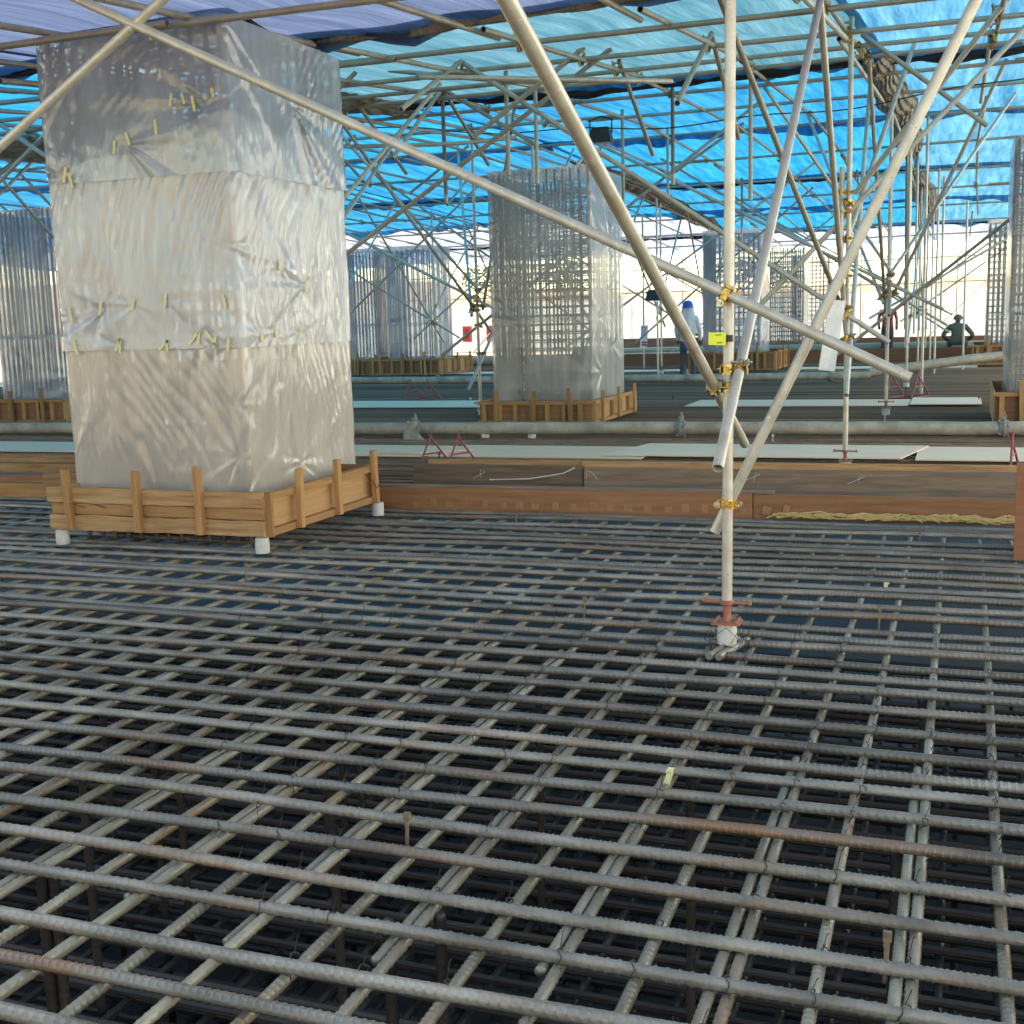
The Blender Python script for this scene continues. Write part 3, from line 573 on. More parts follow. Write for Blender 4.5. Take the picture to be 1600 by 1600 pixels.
# ------------------------------------------------------------------ stop end
se = thing('stop_end_form', 'long brown stop-end boards with taped notches standing across the mat', 'formwork', (-3, 9.2, 0))
TI = .012
def yl(x): return 9.13 + .03 * (x + 4)               # the boards run almost along the bars
def board(x0, x1, z0, z1, dy, m, th=.03, name='board'):
    c = Vector(((x0 + x1) / 2, yl((x0 + x1) / 2) + dy, (z0 + z1) / 2)); b = MB(); b.box(c, (x1 - x0 - .006, th, z1 - z0), Matrix.Rotation(.03, 3, 'Z')); return part(name, b, m, se, False, c)
board(-4.7, -1.46, -.03, .175, 0, 'coated_x'); board(-1.46, .42, -.03, .165, .012, 'coated_x'); board(-1.5, 1.0, .03, .162, .05, 'coated_x')
board(-4.7, -1.3, .176, .192, .03, 'old_x', .07); board(-10.5, -6.3, -.07, .13, .1, 'wood_x'); board(-8.1, -6.32, .132, .23, .1, 'rough_x', .06); board(-10.5, -8.1, .132, .2, .16, 'coated_x', .04)
board(-4.5, -2.95, .07, .3, .52, 'old_x', .06); board(-2.94, 1.2, .07, .29, .5, 'old_x', .06); board(-4.4, -3.0, .245, .335, .62, 'rough_x', .05); board(-3.0, 1.2, .25, .33, .63, 'rough_x', .05); board(-10.5, -6.4, .16, .25, .62, 'rough_x', .05); board(-9.4, -6.4, .26, .335, .66, 'rough_x', .05)
for k in range(21):                                   # brown tape over the bar notches
    x = -4.25 + .152 * k + random.uniform(-.02, .02)
    if x < -1.2: b = MB(); h = random.uniform(.035, .075); b.box((x, yl(x) - .018, .012 + h / 2), (random.uniform(.045, .07), .004, h), Matrix.Rotation(random.uniform(-.15, .15), 3, 'Y')); part('tape_patch', b, 'tape_brown', se)
b = MB()
for k in range(150):
    x = random.uniform(-1.35, .35); y = yl(x) - .03 - random.uniform(0, .1); a = random.uniform(-.6, .6); l = random.uniform(.08, .3)
    b.path([(x, y, .004 + random.uniform(0, .035)), (x + l / 2, y + a * .05, .008 + random.uniform(0, .045)), (x + l, y + a * .1, .004 + random.uniform(0, .03))], .005, 4)
tag(part('straw_packing', b, 'straw', se), 'loose yellow straw stuffed along the foot of the boards', kind='stuff')
for k in range(4):
    x = -4.0 + 1.15 * k + random.uniform(-.25, .25); b = MB(); y = yl(x) + .46; q = random.uniform(.5, 1)
    b.path([(x, y, .2), (x + .02 * q, y - .03, .2 + .09 * q), (x + .05, y - .01, .2 + .07 * q), (x + random.uniform(-.14, .16), y - .05, .16 + .05 * q)], .002, 4); part('tie_wire', b, 'spacer', se)
b = MB(); b.path([(-3.75, yl(-3.7) + .4, .19), (-3.4, yl(-3.4) + .42, .2), (-3.1, yl(-3.1) + .42, .25), (-3.0, yl(-3) + .43, .3)], .006, 5); part('tie_wire', b, 'spacer', se)

# ------------------------------------------------------------------ walkway boards, pump pipes
def plank(x0, x1, y0, y1, z, m, label, skew=0., group='plywood walkway boards', rz=0.):
    c = Vector(((x0 + x1) / 2, (y0 + y1) / 2, z)); b = MB(); h = .006; hx, hy = (x1 - x0) / 2, (y1 - y0) / 2
    v = [(-hx - skew, -hy, -h), (hx - skew, -hy, -h), (hx + skew, hy, -h), (-hx + skew, hy, -h)]; v += [(x, y, h) for x, y, _ in v]
    b.add(v, [(3, 2, 1, 0), (4, 5, 6, 7), (0, 1, 5, 4), (1, 2, 6, 5), (2, 3, 7, 6), (3, 0, 4, 7)])
    o = link('walkway_board', b.mesh('walkway_board', m), None, c, Quaternion((0, 0, 1), rz)); tag(o, label, 'board', group)
plank(-14.2, -5.75, 12.55, 13.65, .012, 'ply', 'long grey plywood board on the mat at the left, behind the near column', 0)
plank(-5.72, -3.2, 12.6, 13.75, .012, 'ply', 'pinkish plywood board just behind the red trestle', .0)
plank(-3.55, -.42, 12.75, 13.95, .03, 'ply_white', 'whitish plywood board with slanted end behind the near scaffold post', .12)
plank(-.4, 3.3, 12.75, 13.95, .02, 'ply_white', 'whitish plywood board reaching the right edge of the picture', 0)
plank(-6.2, -5.6, 12.7, 13.1, .03, 'ply', 'tilted plywood offcut leaning beside the red trestle', .25)
plank(-15, -6.4, 19.8, 21.4, .012, 'ply', 'far plywood board running in behind the middle column from the left', 0)
plank(-4.3, -.75, 19.9, 21.3, .012, 'ply', 'far plywood board right of the middle column', 0)
plank(-.73, .33, 19.95, 21.4, .03, 'ply_white', 'short bright white board beside the right-hand column form', 0)
plank(-14, -6.4, 32.0, 33.0, .015, 'ply_white', 'farthest pale board strip behind the warning sign', 0)
plank(-4.2, .4, 32.2, 33.4, .015, 'ply_white', 'farthest pale board strip left of the far right column', 0)
def pipe(pts, r, label, m='pipe', clamps=(), rag=None):
    t = thing('pump_pipe', label, 'pipe', pts[0], 'concrete pump pipes'); P = [Vector(p) for p in pts]
    Q = []
    for i in range(len(P) - 1):
        for s in range(12): Q.append(P[i].lerp(P[i + 1], s / 12) + Vector((0, 0, random.uniform(-.004, .004))))
    Q.append(P[-1]); part('pipe_run', MB().path(Q, r, 20), m, t, True)
    for k, (c, d) in enumerate(clamps):
        c = Vector(c); d = Vector(d).normalized(); b = MB(); b.tube(c - d * .05, c + d * .05, r + .018, 20); b.tube(c - d * .014, c + d * .014, r + .035, 20)
        b.box(c + Vector((0, -.02, r + .05)), (.05, .07, .05)); b.box(c + Vector((0, 0, r + .09)), (.025, .03, .06)); 
        for j in range(14):
            a = random.uniform(0, 6.28); q = c + d * random.uniform(-.06, .06) + Vector((0, math.cos(a), math.sin(a))) * (r + .02); b.lathe(q, [(.006, -.02), (.02, 0), (.007, .018)], 5)
        cl = part('clamp', b, 'grout', t, True); b2 = MB(); b2.tube(c + Vector((0, -.05, r + .07)), c + Vector((0, .06, r + .07)), .012, 8); part('clamp_pin', b2, 'tie', cl, True)
        if rag == k:
            X, Y = np.meshgrid(np.linspace(-.07, .09, 10), np.linspace(0, 1, 16), indexing='ij'); Zs = c.z + r + .03 - Y * .3; Xs = c.x + X * (1 + Y) + .02 * np.sin(Y * 9); Ys = c.y - r - .03 - .025 * np.sin(X * 60 + Y * 6) - .05 * Y
            link('rag', gridmesh('rag', np.stack([Xs, Ys, Zs], -1), 'rag'), t, (0, 0, 0)).location = -Vector(pts[0])
    return t
pipe([(-15, 14.55, .115), (-7.3, 14.75, .115), (-3.9, 14.95, .118), (2.2, 15.35, .1)], .083, 'near grey concrete pump pipe with caked clamps lying across the mat', clamps=[((-6.85, 14.775, .115), (1, .03, 0)), ((-3.27, 14.98, .116), (1, .05, 0)), ((.5, 15.23, .106), (1, .06, 0))], rag=0)
for i, (x, lab) in enumerate([(-5.85, 'small white spacer under the near pump pipe, left of the middle column'), (-5.2, 'small white spacer under the near pump pipe, below the middle column')]):
    whole('spacer_block', MB().lathe((x, 14.78, 0), [(.05, 0), (.055, .02), (.05, .045)], 14), 'spacer', lab, 'spacer', (x, 14.78, 0), 'pipe spacers', True)
pipe([(-14.0, 25.6, .2), (-9, 25.6, .17), (-5, 25.8, .16), (-1.75, 26.4, .15)], .085, 'far grey pump pipe behind the middle column', clamps=[((-13.95, 25.6, .2), (1, 0, 0)), ((-5.5, 25.78, .16), (1, .05, 0)), ((-2.55, 26.25, .15), (1, .1, 0))])
pipe([(-1.8, 26.45, .2), (.2, 27.3, .42), (.8, 27.6, .46)], .1, 'thick pump pipe rising to the right behind the hanging brace end')
pipe([(-12, 38.4, .35), (1.4, 39.2, .35)], .13, 'farthest greenish pipe in front of the crouching worker', 'pipe_green')
pipe([(-16.5, 36.5, .2), (-6.5, 37.5, .2)], .16, 'farthest dark pipe behind the small warning sign', 'pipe')

# ------------------------------------------------------------------ wrapped columns
def bars_mesh(L, r, n=6): return MB().tube((0, 0, 0), (0, 0, L), r, n).mesh('vertical_bar', 'rebar_cage', True)
VB = bars_mesh(3.62, .0165); VBF = bars_mesh(3.55, .02, 5)
def cage(t, x0, y0, sx, sy, n, hoopdz, ins=.045, hoops=True, vb=VB):
    a = ins; k = 0
    for i in range(n):
        u = i / (n - 1)
        spots = [(x0 + a + u * (sx - 2 * a), y0 + a), (x0 + a + u * (sx - 2 * a), y0 + sy - a)]
        if 0 < i < n - 1: spots += [(x0 + a, y0 + a + u * (sy - 2 * a)), (x0 + sx - a, y0 + a + u * (sy - 2 * a))]
        for p in spots: link('vertical_bar', vb, t, (p[0] + random.gauss(0, .004), p[1] + random.gauss(0, .004), -.01), Quaternion((random.gauss(0, .002), random.gauss(0, .002), 1), 0))
    if hoops:
        c = ((x0 + sx / 2), (y0 + sy / 2)); h = MB(); e = a - .02
        h.path([(x0 + e - c[0], y0 + e - c[1], 0), (x0 + sx - e - c[0], y0 + e - c[1], 0), (x0 + sx - e - c[0], y0 + sy - e - c[1], 0), (x0 + e - c[0], y0 + sy - e - c[1], 0)], .0095, 5, True)
        for f in (.33, .66): h.tube((x0 + e - c[0], y0 + sy * f - c[1], .012), (x0 + sx - e - c[0], y0 + sy * f - c[1], .012), .007, 5); h.tube((x0 + sx * f - c[0], y0 + e - c[1], .014), (x0 + sx * f - c[0], y0 + sy - e - c[1], .014), .007, 5)
        hm = h.mesh('hoop', 'rebar_cage'); z = .05
        while z < 3.55: link('hoop', hm, t, (c[0], c[1], z), Quaternion((random.gauss(0, .004), random.gauss(0, .004), random.gauss(0, .003)), 0) if False else Quaternion((1, random.gauss(0, .003), random.gauss(0, .003), 0)).normalized()); z += hoopdz + random.gauss(0, .006)
def wrap(t, name, x0, y0, sx, sy, z0, z1, m, anchors=(), res=.03, amp=.006, off=.0, seed=0, diag=0., top_fn=None, streak=(0, 0)):
    """film round the four sides: s runs along front, right, back, left; folds radiate from the taped anchor points (s, z)"""
    per = [sx, sy, sx, sy]; S = []; 
    for k, l in enumerate(per): S += list(np.linspace(0, l, max(4, int(l / res)), endpoint=False) + sum(per[:k]))
    s = np.array(S)[:, None]; nz = max(6, int((z1 - z0) / res)); v = np.linspace(0, 1, nz)[None, :]
    zt_ = z1 if top_fn is None else top_fn(s); zb_ = z0; z = zb_ + v * (zt_ - zb_) + 0 * s; ss = s + 0 * z
    d = amp * wave(ss, z, seed, 5, 5., (1, .8))
    for (a, zz, A, Lr, nf) in anchors:
        ds = (ss - a); dz = z - zz; rho = np.sqrt(ds ** 2 + dz ** 2) + 1e-4; th = np.arctan2(dz, ds); r = np.random.default_rng(int(abs(a * 977 + zz * 131)) + seed); h = 0
        for q in range(3): nn = nf + q * 4 + int(r.integers(0, 3)); h = h + np.cos(nn * th + r.uniform(0, 6.28) + 1.2 * np.sin(3 * th + r.uniform(0, 6))) / (q + 1)
        t0, t1 = r.uniform(0, 6.28, 2); lobe = np.clip(np.cos(th - t0), 0, 1) ** 2 * 1.1 + np.clip(np.cos(th - t1), 0, 1) ** 4 * .8 + .08
        h = np.sign(h) * np.abs(h) ** .75
        d = d + A * .75 * h * lobe * np.exp(-rho / (Lr * (.6 + lobe))) * np.clip(rho / .05, 0, 1) - A * .5 * np.exp(-(rho / .05) ** 2)
    if streak[0]:
        ca, sa = math.cos(streak[1]), math.sin(streak[1]); w1 = ss * ca + z * sa; w2 = -ss * sa + z * ca
        d = d + streak[0] * (np.abs(np.sin(w1 * 34 + 2.5 * np.sin(w2 * 3 + seed) + 1.3 * np.sin(w1 * 11))) ** .6 - .6) * np.clip(.5 + .8 * wave(ss, z, seed + 5, 2, 1.6), 0, 1)
    d = d + off + .004
    p = np.clip(s, 0, sum(per) - 1e-6); e0, e1, e2 = sx, sx + sy, 2 * sx + sy
    X = np.where(p < e0, x0 + p, np.where(p < e1, x0 + sx, np.where(p < e2, x0 + sx - (p - e1), x0))) + 0 * z
    Y = np.where(p < e0, y0, np.where(p < e1, y0 + (p - e0), np.where(p < e2, y0 + sy, y0 + sy - (p - e2)))) + 0 * z
    NX = np.where(p < e0, 0., np.where(p < e1, 1., np.where(p < e2, 0., -1.))) + 0 * z; NY = np.where(p < e0, -1., np.where(p < e1, 0., np.where(p < e2, 1., 0.))) + 0 * z
    X = X + NX * d; Y = Y + NY * d
    c = WL[t.name]; P = np.stack([X - c.x, Y - c.y, z - c.z], -1); me = gridmesh(name, P, m, True, True)
    return link(name, me, t, c)
def cover(t, x0, y0, sx, sy, z, m, bulge=.06, seed=0, peak=None):
    X, Y = np.meshgrid(np.linspace(-.01, sx + .01, 24), np.linspace(-.01, sy + .01, 24), indexing='ij'); Z = bulge * np.sin(X / sx * math.pi) * np.sin(Y / sy * math.pi) + .008 * wave(X, Y, seed, 4, 4.)
    if peak is not None: Z = Z + peak(X, Y)
    c = WL[t.name]; link('top_film', gridmesh('top_film', np.stack([X + x0 - c.x, Y + y0 - c.y, Z + z - c.z], -1), m), t, c)

# the near column
cx, cyy, cs, cd = -6.28, 7.4, 1.53, 1.62
c1 = thing('wrapped_column', 'large near column cage wrapped in clear plastic film with yellow tape', 'column', (cx + cs / 2, cyy + cd / 2, 0), 'wrapped column cages')
cage(c1, cx, cyy, cs, cd, 13, .135)
fz = lambda z, s: (s, z)
# taped points: s along front 0..1.45, right 1.45..2.9
tz = [(.1, 1.66), (.37, 1.7), (.66, 1.72), (.94, 1.74), (1.43, 1.72), (.12, 1.43), (.52, 1.43), (.93, 1.42), (1.2, 1.47), (1.33, 1.44), (1.44, 1.42), (1.95, 1.5), (2.3, 1.48), (1.75, 1.47), (2.05, 1.98), (2.42, 1.84)]
tu = [(.17, 2.66), (.22, 2.62), (.62, 2.82), (.74, 2.87), (.98, 2.93), (1.12, 3.1), (1.22, 3.1), (1.3, 3.06), (1.46, 3.12), (1.0, 3.56)]
A = [(s, z, .0042, .2, 7) for s, z in tz]
wrap(c1, 'plastic_film', cx, cyy, cs, cd, .14, 1.5, 'film', [(s, z, .006, .16, 7) for s, z in tz[5:11]] + [(1.45, .62, .008, .4, 5), (0, .6, .006, .3, 5), (2.25, .5, .009, .3, 6), (1.45, 1.0, .005, .3, 6), (.75, .3, .005, .4, 5), (1.45, .33, .007, .3, 6)], .016, .004, 0, 11, streak=(.007, .5))
film_mid_sheet = wrap(c1, 'plastic_film', cx, cyy, cs, cd, 1.4, 3.02, 'film_white', A + [(1.45, 2.9, .012, .5, 6), (.4, 1.7, .01, .5, 5), (2.42, 1.84, .012, .6, 6), (2.9, 2.75, .01, .5, 5), (.98, 2.93, .01, .5, 6), (1.45, 2.1, .005, .3, 6)], .016, .005, .014, 12, streak=(.011, -.5), top_fn=lambda s: 2.62 + .34 * np.clip(s / 1.45, 0, 1) + .05 * np.sin(s * 5))
film_top_sheet = wrap(c1, 'plastic_film', cx, cyy, cs, cd, 2.6, 3.63, 'film_top', [(1.45, 3.6, .016, .6, 6), (.12, 2.64, .01, .4, 6), (1.45, 3.05, .012, .5, 6), (2.35, 3.15, .016, .4, 7), (.7, 2.84, .01, .4, 6), (0, 3.5, .01, .4, 5)], .016, .006, .034, 13, streak=(.011, -.8))
cover(c1, cx, cyy, cs, cd, 3.635, 'film_top', .03, 5, lambda X, Y: .1 * np.exp(-((X - 1.45) ** 2 + Y ** 2) / .15))
def tape(s, z, l, rot, m='tape', w_=.022):
    b = MB(); o = .034 if z < 2.2 else .052
    if s < cs: p = (cx + s, cyy - o, z); R = Matrix.Rotation(rot, 3, 'Y')
    else: p = (cx + cs + o, cyy + s - cs, z); R = Matrix.Rotation(rot, 3, 'X')
    d = (w_, .0015, l) if s < cs else (.0015, w_, l)
    b.box((0, 0, l * .25), (d[0], d[1], l / 2)); b.box((0, 0, -l * .25), (d[0] * .9, d[1] * 1.6, l / 2 - .004)); b.v = [tuple(R @ Vector(q) + Vector(p)) for q in b.v]; part('tape_strip', b, m, film_mid_sheet if z < 2.2 else film_top_sheet)
for s, z in tz: tape(s, z, random.uniform(.07, .12), random.uniform(-.3, .3))
for s, z in tu: tape(s, z, random.uniform(.06, .11), random.uniform(-.3, .3))
tape(1.16, 1.475, .13, .75); tape(1.3, 1.47, .13, -.7); tape(.9, 1.43, .11, .9); tape(.5, 1.44, .11, .5)

def column(x0, y0, sx, sy, label, seed, hoops=True, film='film', n=11, clear='film', zs=1.6, res=.05, vb=VB):
    t = thing('wrapped_column', label, 'column', (x0 + sx / 2, y0 + sy / 2, 0), 'wrapped column cages'); cage(t, x0, y0, sx, sy, n, .125 if y0 < 25 else .16, hoops=hoops, vb=vb)
    an = [(s, z, .012, .3, 6) for s, z in ((.1, zs), (.5, zs - .05), (1.4, zs), (1.4, 3.2), (1.8, zs), (2.4, zs), (1.45, .8), (2.5, 2.6), (2.0, .7), (2.6, 1.1))]
    wrap(t, 'plastic_film', x0, y0, sx, sy, .14, zs, film, an, res, .007, 0, seed, streak=(.005, .4)); wrap(t, 'plastic_film', x0, y0, sx, sy, zs - .08, 3.63, clear, an, res, .007, .008, seed + 1, streak=(.005, -.6)); cover(t, x0, y0, sx, sy, 3.635, clear, .03, seed)
    return t
cB = column(-6.47, 16.75, 1.52, 1.75, 'middle column cage in thin clear film with its bar grid showing', 21, True, 'film_mid', 13, 'film_mid', 1.55, .03)
cR = column(.58, 17.05, 1.52, 1.6, 'column cage in torn film cut off by the right edge of the picture', 23, True, 'film_clear', 13, 'film_clear', 1.5, .04)
column(-15.95, 17.1, 1.42, 1.42, 'bluish wrapped column half hidden behind the near column at the left edge', 25, False, 'film_far', 13, 'film_far', 1.5)
column(-17.25, 31.8, 1.4, 1.42, 'far wrapped column peeking out right behind the near column', 27, False, 'film_far', 13, 'film_far', 1.5, .08, VBF)
column(-15.42, 31.6, 1.42, 1.42, 'far thin cage of bare vertical bars under film, left of the middle column', 29, False, 'film_far', 9, 'film_far', 1.5, .08, VBF)
column(-6.4, 32.0, 1.5, 1.6, 'far wrapped column right behind the near scaffold post', 31, True, 'film_far', 12, 'film_far', 1.3, .06, VBF)
column(-6.25, 40.6, 1.42, 1.42, 'farther wrapped column just right of the one behind the near post', 33, True, 'film_clear', 12, 'film_clear', 1.3, .08, VBF)
column(-6.25, 48.6, 1.42, 1.42, 'farthest wrapped column, partly hidden behind the long slanted brace', 35, True, 'film_clear', 10, 'film_clear', 1.3, .1, VBF)
column(.58, 33.4, 1.42, 1.42, 'far wrapped column left of the column at the right edge', 37, True, 'film_clear', 12, 'film_clear', 1.3, .08, VBF)

# ------------------------------------------------------------------ column forms
def form(x0, y0, x1, y1, z0, z1, label, near=False, seed=0, lean=.05):
    r = random.Random(seed); t = thing('column_form', label, 'formwork', ((x0 + x1) / 2, (y0 + y1) / 2, z0), 'timber forms round the column feet'); H = z1 - z0
    def bx(name, c, d, m, rot=None): b = MB(); b.box((0, 0, 0), d, rot); return link(name, b.mesh(name, m), t, c)
    if near:
        zz = z0
        for k, (h, dl, m, th) in enumerate(((.115, .02, 'rough_x', .045), (.085, 0, 'wood_x', .03), (.115, .03, 'rough_x', .045))):
            n = 24; b = MB(); xs_ = np.linspace(x0 - dl, x1 + .01, n); v = []; f = []
            for x in xs_:
                e = r.uniform(-.005, .005) if m == 'rough_x' else 0; e2 = r.uniform(-.004, .004) if m == 'rough_x' else 0; fo = r.uniform(-.003, .003) if m == 'rough_x' else 0
                for (yy, z) in ((-th + fo, zz + e2), (-th + fo, zz + h - .006 + e), (0, zz + h - .006 + e), (0, zz + e2)): v.append((x, y0 + yy, z))
            for i in range(n - 1):
                for q in range(4): q2 = (q + 1) % 4; f.append((4 * i + q, 4 * (i + 1) + q, 4 * (i + 1) + q2, 4 * i + q2))
            f += [(0, 1, 2, 3), tuple(4 * (n - 1) + q for q in (3, 2, 1, 0))]; b.add(v, f); part('plank', b, m, t); zz += h
    else:
        bx('panel', ((x0 + x1) / 2, y0, (z0 + z1) / 2), (x1 - x0, .014, H), 'coated_x')
        bx('batten', ((x0 + x1) / 2, y0 - .03, z1 - .03), (x1 - x0 + .06, .045, .05), 'wood_x'); bx('batten', ((x0 + x1) / 2, y0 - .03, z0 + .025), (x1 - x0 + .06, .045, .05), 'wood_x')
        for k in range(7): bx('batten', (x0 + (x1 - x0) * (k + .3) / 7, y0 - .031, (z0 + z1) / 2 - .002), (.06, .046, H - .105), 'wood_z')
    # right side: panel in a batten frame, left and back plain boards
    bx('panel', (x1, (y0 + y1) / 2, (z0 + z1) / 2 + .004), (.014, y1 - y0, H - .01), 'panel_y'); bx('batten', (x1 + .03, (y0 + y1) / 2, z1 - .025), (.045, y1 - y0 - .02, .05), 'wood_y'); bx('batten', (x1 + .03, (y0 + y1) / 2, z0 + .025), (.045, y1 - y0 - .02, .05), 'wood_y')
    bx('batten', (x1 + .028, y0 + .005, (z0 + z1) / 2), (.06, .03, H + .01), 'wood_z'); bx('batten', (x1 + .03, y1 - .02, (z0 + z1) / 2), (.05, .05, H - .102), 'wood_z')
    if not near:
        for k in range(1, 5): bx('batten', (x1 + .03, y0 + (y1 - y0) * k / 5, (z0 + z1) / 2), (.046, .05, H - .104), 'wood_z')
    bx('panel', (x0, (y0 + y1) / 2, (z0 + z1) / 2), (.014, y1 - y0 - .02, H), 'panel_y'); bx('panel', ((x0 + x1) / 2, y1, (z0 + z1) / 2), (x1 - x0, .014, H), 'coated_x')
    fr = (.1, .44, .73) if near else (.16, .5, .82)
    for k, u in enumerate(fr):
        h = H + .14 + (.04 if k == 2 else 0) ; bx('stake', (x0 + (x1 - x0) * u, y0 - (.066 if near else .075), z0 + h / 2 + .004), (.055 if near else .06, .04, h), 'wood_z', Matrix.Rotation(r.uniform(-.05, .02), 3, 'Y'))
    for k, u in enumerate((.22, .57, .95) if near else (.12, .5, .9)):
        h = H + .12; bx('stake', (x1 + .075, y0 + (y1 - y0) * u, z0 + h / 2 + .004), (.04, .055, h), 'wood_z', Matrix.Rotation(r.uniform(-.05, .05), 3, 'X'))
    if near:
        for k in range(5):
            x = x0 + (x1 - x0) * r.uniform(.1, .9); b = MB(); b.path([(x, y0 - .09, z0 + .2), (x + .05, y0 - .094, z0 + .2), (x + .12, y0 - .07, z0 + .17)], .002, 4); part('tie_wire', b, 'tie', t)
        b = MB(); b.path([(x1 + .1, y1 - .3, z0 + .26), (x1 + .11, y1 - .2, z0 + .2), (x1 + .1, y1 - .1, z0 + .12), (x1 + .11, y1 - .04, z0 + .16)], .003, 4); part('tie_wire', b, 'tie', t)
    return t
form(-6.26, 7.12, -4.47, 8.74, .11, .41, 'rough timber plank form on white spacers round the foot of the near column', True, 1)
for x, y, lab in [(-6.18, 7.08, 'white concrete spacer under the left corner of the near column form'), (-4.48, 7.08, 'white concrete spacer under the front right corner of the near column form'), (-4.4, 8.7, 'white concrete spacer under the rear right corner of the near column form')]:
    whole('spacer_block', MB().lathe((x, y, 0), [(.048, 0), (.05, .05), (.046, .105)], 20), 'spacer', lab, 'spacer', (x, y, 0), 'spacers under the near form', True)
form(-6.54, 16.35, -4.84, 18.65, .04, .37, 'batten-framed timber form round the foot of the middle column', False, 2)
form(.42, 16.5, 2.4, 18.8, .03, .45, 'timber form round the foot of the column at the right edge', False, 3)
form(-16.2, 16.5, -14.15, 18.9, .03, .42, 'brown timber form at the left edge behind the pump pipe', False, 4)
form(-17.6, 31.2, -15.85, 33.6, .05, .5, 'far timber form, left one of the pair beside the near column', False, 5)
form(-15.7, 31.0, -13.6, 33.4, .05, .5, 'far timber form under the bare vertical bars', False, 6)
form(-6.7, 31.3, -4.45, 33.8, .05, .52, 'far timber form behind the near scaffold post', False, 7)
form(-6.6, 40., -4.5, 42.3, .05, .5, 'farther timber form behind the far pump pipe', False, 8)
form(.3, 32.6, 2.4, 35., .05, .55, 'far timber form at the right, beside the pale board strip', False, 9)
# a fresh brown form leg standing at the right edge of the near mat
t = thing('column_form', 'edge of a brown timber form at the right edge of the near mat', 'formwork', (.5, 7.95, 0), 'timber forms round the column feet')
b = MB(); b.box((.58, 7.95, .22), (.4, .02, .42)); part('panel', b, 'coated_far', t); b = MB(); b.box((.37, 7.92, .29), (.06, .04, .6)); part('stake', b, 'coated_far', t); b = MB(); b.box((.62, 7.92, .4), (.42, .04, .05)); part('batten', b, 'wood_x', t)

# ------------------------------------------------------------------ trestles, boards, signs, lamps
def trestle(x, y, label, s=1., rz=0.):
    t = thing('bar_trestle', label, 'trestle', (x, y, 0), 'red steel trestles'); R = Matrix.Rotation(rz, 3, 'Z'); b = MB(); P = lambda *p: R @ (Vector(p) * s) + Vector((x, y, 0))
    r = .011 * s
    for k, x0 in enumerate((-.18, .16)):
        b = MB(); b.tube(P(x0 - .05, -.2, r), P(x0 + .03, 0, .36), r, 8); b.tube(P(x0 + .17, .2, r), P(x0 + .0, -.01, .36), r, 8); b.tube(P(x0 - .02, -.12, .15), P(x0 + .1, .12, .15), r * .9, 8); part('a_frame', b, 'red_paint', t, True)
    b = MB(); b.tube(P(-.23, -.2, r), P(.11, -.2, r), r, 8); part('rail', b, 'red_paint', t, True); b = MB(); b.tube(P(-.01, .2, r), P(.33, .2, r), r, 8); part('rail', b, 'red_paint', t, True)
    b = MB(); b.tube(P(-.23, -.2, r), P(-.01, .2, r), r, 8); b.tube(P(.11, -.2, r), P(.33, .2, r), r, 8); part('rail', b, 'red_paint', t, True)
trestle(-5.15, 11.8, 'small red steel trestle standing in front of the near plywood boards', .95); trestle(-10.05, 21.9, 'small red steel trestle behind the near column, before the far pipe', 1.1)
trestle(-.9, 21.8, 'reddish steel trestle under the end of the long slanted brace', 1.25); trestle(.62, 12.2, 'red steel trestle cut off by the right edge of the picture', 1.0, .3)
b = MB(); b.box((0, 0, 0), (.16, .012, .66), Matrix.Rotation(.14, 3, 'Y') @ Matrix.Rotation(.5, 3, 'Z')); hb = thing('hanging_board', 'white board hanging by a wire beside the second scaffold post', 'board', (-1.12, 11.8, 1.4)); link('board', b.mesh('board', 'sign_white'), hb, (-1.14, 11.8, 1.3))
b = MB(); b.path([(-1.09, 11.8, 1.6), (-1.1, 11.86, 1.8), (-1.09, 11.9, 1.95)], .004, 5); part('wire', b, 'tie', hb)
sg = thing('warning_sign', 'small white warning sign with a red band tied to a far upright tube', 'sign', (-8.3, 33.14, .9)); b = MB(); b.box((-8.28, 33.14, .93), (.2, .012, .62), Matrix.Rotation(.06, 3, 'Y')); part('board', b, 'sign_white', sg)
b = MB(); b.box((-8.27, 33.13, .7), (.15, .004, .05), Matrix.Rotation(.06, 3, 'Y')); b.box((-8.275, 33.13, .77), (.15, .004, .05), Matrix.Rotation(.06, 3, 'Y')); part('red_band', b, 'sign_red', sg)
for z in (1.0, 1.14):
    b = MB(); b.path([(-8.285 + .055 * math.cos(a), 33.13, z + .055 * math.sin(a)) for a in np.linspace(0, 6.28, 18, endpoint=False)], .008, 5, True); part('ring_mark', b, 'cloth_blue' if z > 1.1 else 'sign_red', sg)
